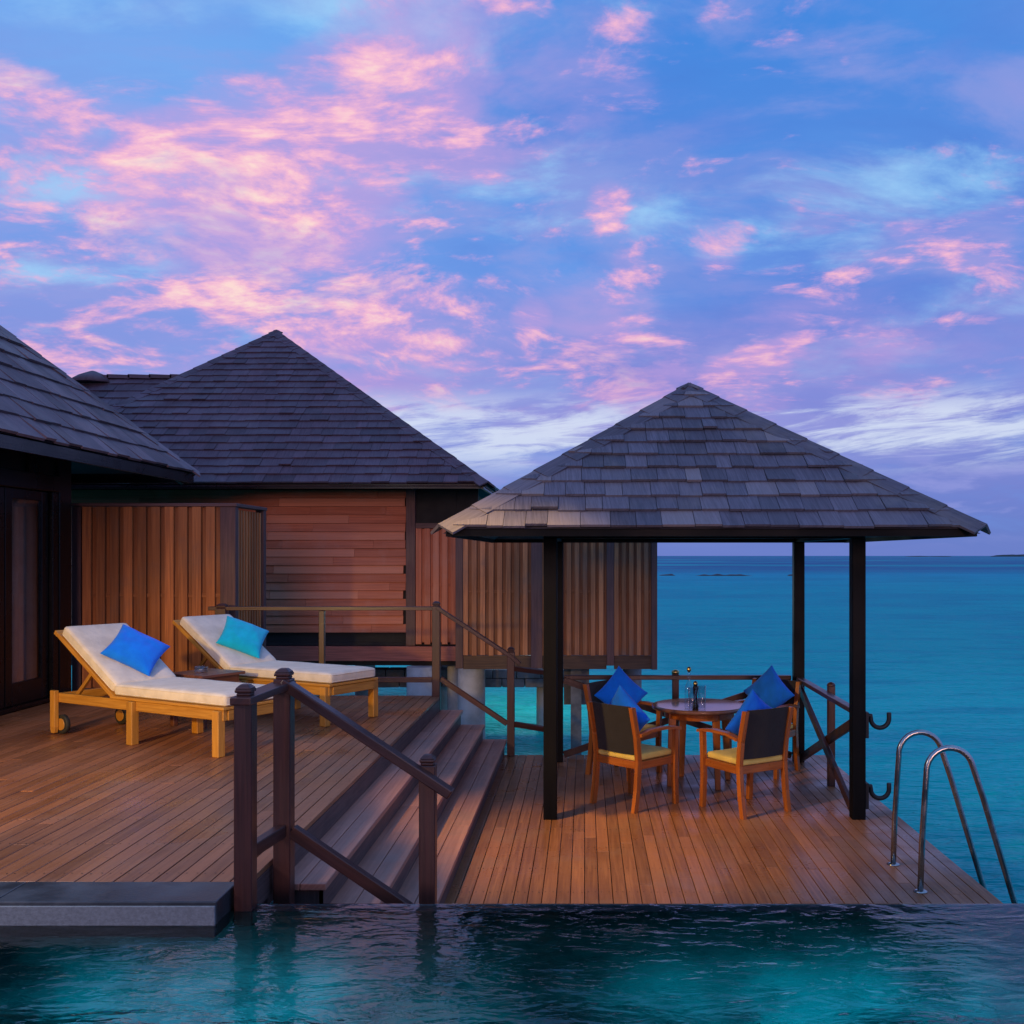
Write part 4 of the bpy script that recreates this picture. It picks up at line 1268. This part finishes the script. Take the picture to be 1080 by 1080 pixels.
specs = [  # x, y, facing vector, label, pillow label, pillow material, in-plane rotation
    (0.44, 8.96, (0.71, 0.70), 'dining chair in front of the table on the left, dark sling back towards pool', 'blue cushion half hidden in the left front dining chair', 'deepblue', 45, 0.0),
    (1.36, 8.76, (-0.53, 0.85), 'dining chair in front of the table on the right, nearest the ladder', 'deep blue cushion slumped sideways in the right front dining chair', 'deepblue', 34, -0.02),
    (0.40, 10.15, (0.80, -0.60), 'dining chair behind the table on the left, seat facing the table', 'bright blue cushion standing point up in the left rear dining chair', 'blue', 45, 0.0),
    (1.78, 10.25, (-0.60, -0.80), 'dining chair behind the table on the right, next to the braced railing', 'blue cushion standing point up in the right rear dining chair', 'deepblue', 45, 0.0),
]
ch0 = None
for i, (x, y, fv, lb, pl, pm, rot, off) in enumerate(specs):
    rz = math.atan2(fv[1], fv[0]) - math.pi / 2
    if ch0 is None:
        ch0 = c = make_chair((x, y, 0.001), rz)
    else:
        c = copy_tree(ch0)
        c.location = (x, y, 0.001); c.rotation_euler = (0, 0, rz)
    c['label'] = lb
    fvec = Vector((math.cos(rz + math.pi / 2), math.sin(rz + math.pi / 2), 0))
    sv = Vector((math.cos(rz), math.sin(rz), 0))
    if i == 2: fvec = Vector((0.30, -0.95, 0)); sv = Vector((0.95, 0.30, 0))
    nrm = (fvec + Vector((0, 0, 0.26))).normalized()
    size = 0.215
    zc_ = 0.478 + size * 1.36
    p = Vector((x, y, zc_)) - fvec * 0.125 + sv * off
    mt = Matrix.Rotation(R(rot), 4, nrm) @ frame3(sv, nrm)
    pillow('cushion', pm, pl, p, mt, size, 0.075, i * 2.3, 'cushion', 'blue cushions on the dining chairs')

# things on the table
TZ = 0.7475
b = MB(); b.lathe([(0.036, 0), (0.040, 0.01), (0.040, 0.17), (0.030, 0.215), (0.014, 0.25), (0.013, 0.31), (0.017, 0.315), (0.017, 0.325), (0.010, 0.33)], (0, 0, 0), 24)
o = b.build('bottle', 'glass', None); o.location = (0.965, 9.50, TZ); tag(o, 'tall clear glass bottle with a round stopper on the dining table', 'bottle')
b = MB(); b.lathe([(0.008, 0.331), (0.019, 0.345), (0.021, 0.36), (0.014, 0.377), (0.004, 0.382)], (0, 0, 0), 16); s_ = b.build('stopper', 'brass', o, world=False)
t = thing('pepper_mill', 'slim dark pepper mill with a metal top beside the glasses', 'pepper mill', (1.02, 9.46, TZ))
b = MB(); b.lathe([(0.027, 0), (0.028, 0.02), (0.020, 0.06), (0.017, 0.11), (0.022, 0.16), (0.024, 0.20), (0.018, 0.215)], (0, 0, 0), 20); b.build('body', 'ebony', t, world=False)
b = MB(); b.lathe([(0.019, 0.216), (0.022, 0.23), (0.016, 0.248), (0.005, 0.254)], (0, 0, 0), 16); b.build('knob', 'brass', t, world=False)
for k, (x, y, h, lb) in enumerate(((0.985, 9.41, 0.20, 'tall clear tumbler left of the other tumbler on the dining table'), (1.075, 9.42, 0.215, 'tall clear tumbler nearest the middle of the dining table'))):
    b = MB(); b.lathe([(0.030, 0), (0.033, 0.003), (0.038, h), (0.0355, h), (0.031, 0.016), (0.0005, 0.014)], (0, 0, 0), 28, True, False)
    o = b.build('tumbler', 'glass'); o.location = (x, y, TZ); tag(o, lb, 'glass', 'tumblers on the dining table')

# ------------------------------------------------------------------ boarding ladder
t = thing('swim_ladder', 'stainless steel swim ladder arching over the edge of the lower deck', 'ladder', (2.15, 6.87, 0))
for y in (7.16, 6.58):
    b = MB()
    pts = [(2.155, y, 0.0), (2.165, y, 0.30), (2.185, y, 0.62), (2.195, y, 0.76)]
    c, r = Vector((2.345, y, 0.775)), 0.150
    for k in range(13):
        a = math.pi - (math.pi * 0.92) * k / 12
        pts.append((c.x + r * math.cos(a), y, c.z + r * math.sin(a)))
    pts += [(2.56, y, 0.60), (2.79, y, -0.17), (3.02, y, -0.92), (3.06, y, -1.2)]
    b.tube(pts, 0.0195, 14)
    rl = b.build('rail', 'steel', t)
    b = MB(); b.lathe([(0.045, 0.0), (0.045, 0.006), (0.026, 0.012)], (2.155, y, 0), 20); b.build('flange', 'steel', rl)
for x, z in ((2.86, -0.40), (2.95, -0.70)):
    b = MB(); b.box(x - 0.04, x + 0.04, 6.60, 7.14, z - 0.015, z + 0.015); b.build('step', 'steel', t, bevel=0.004)
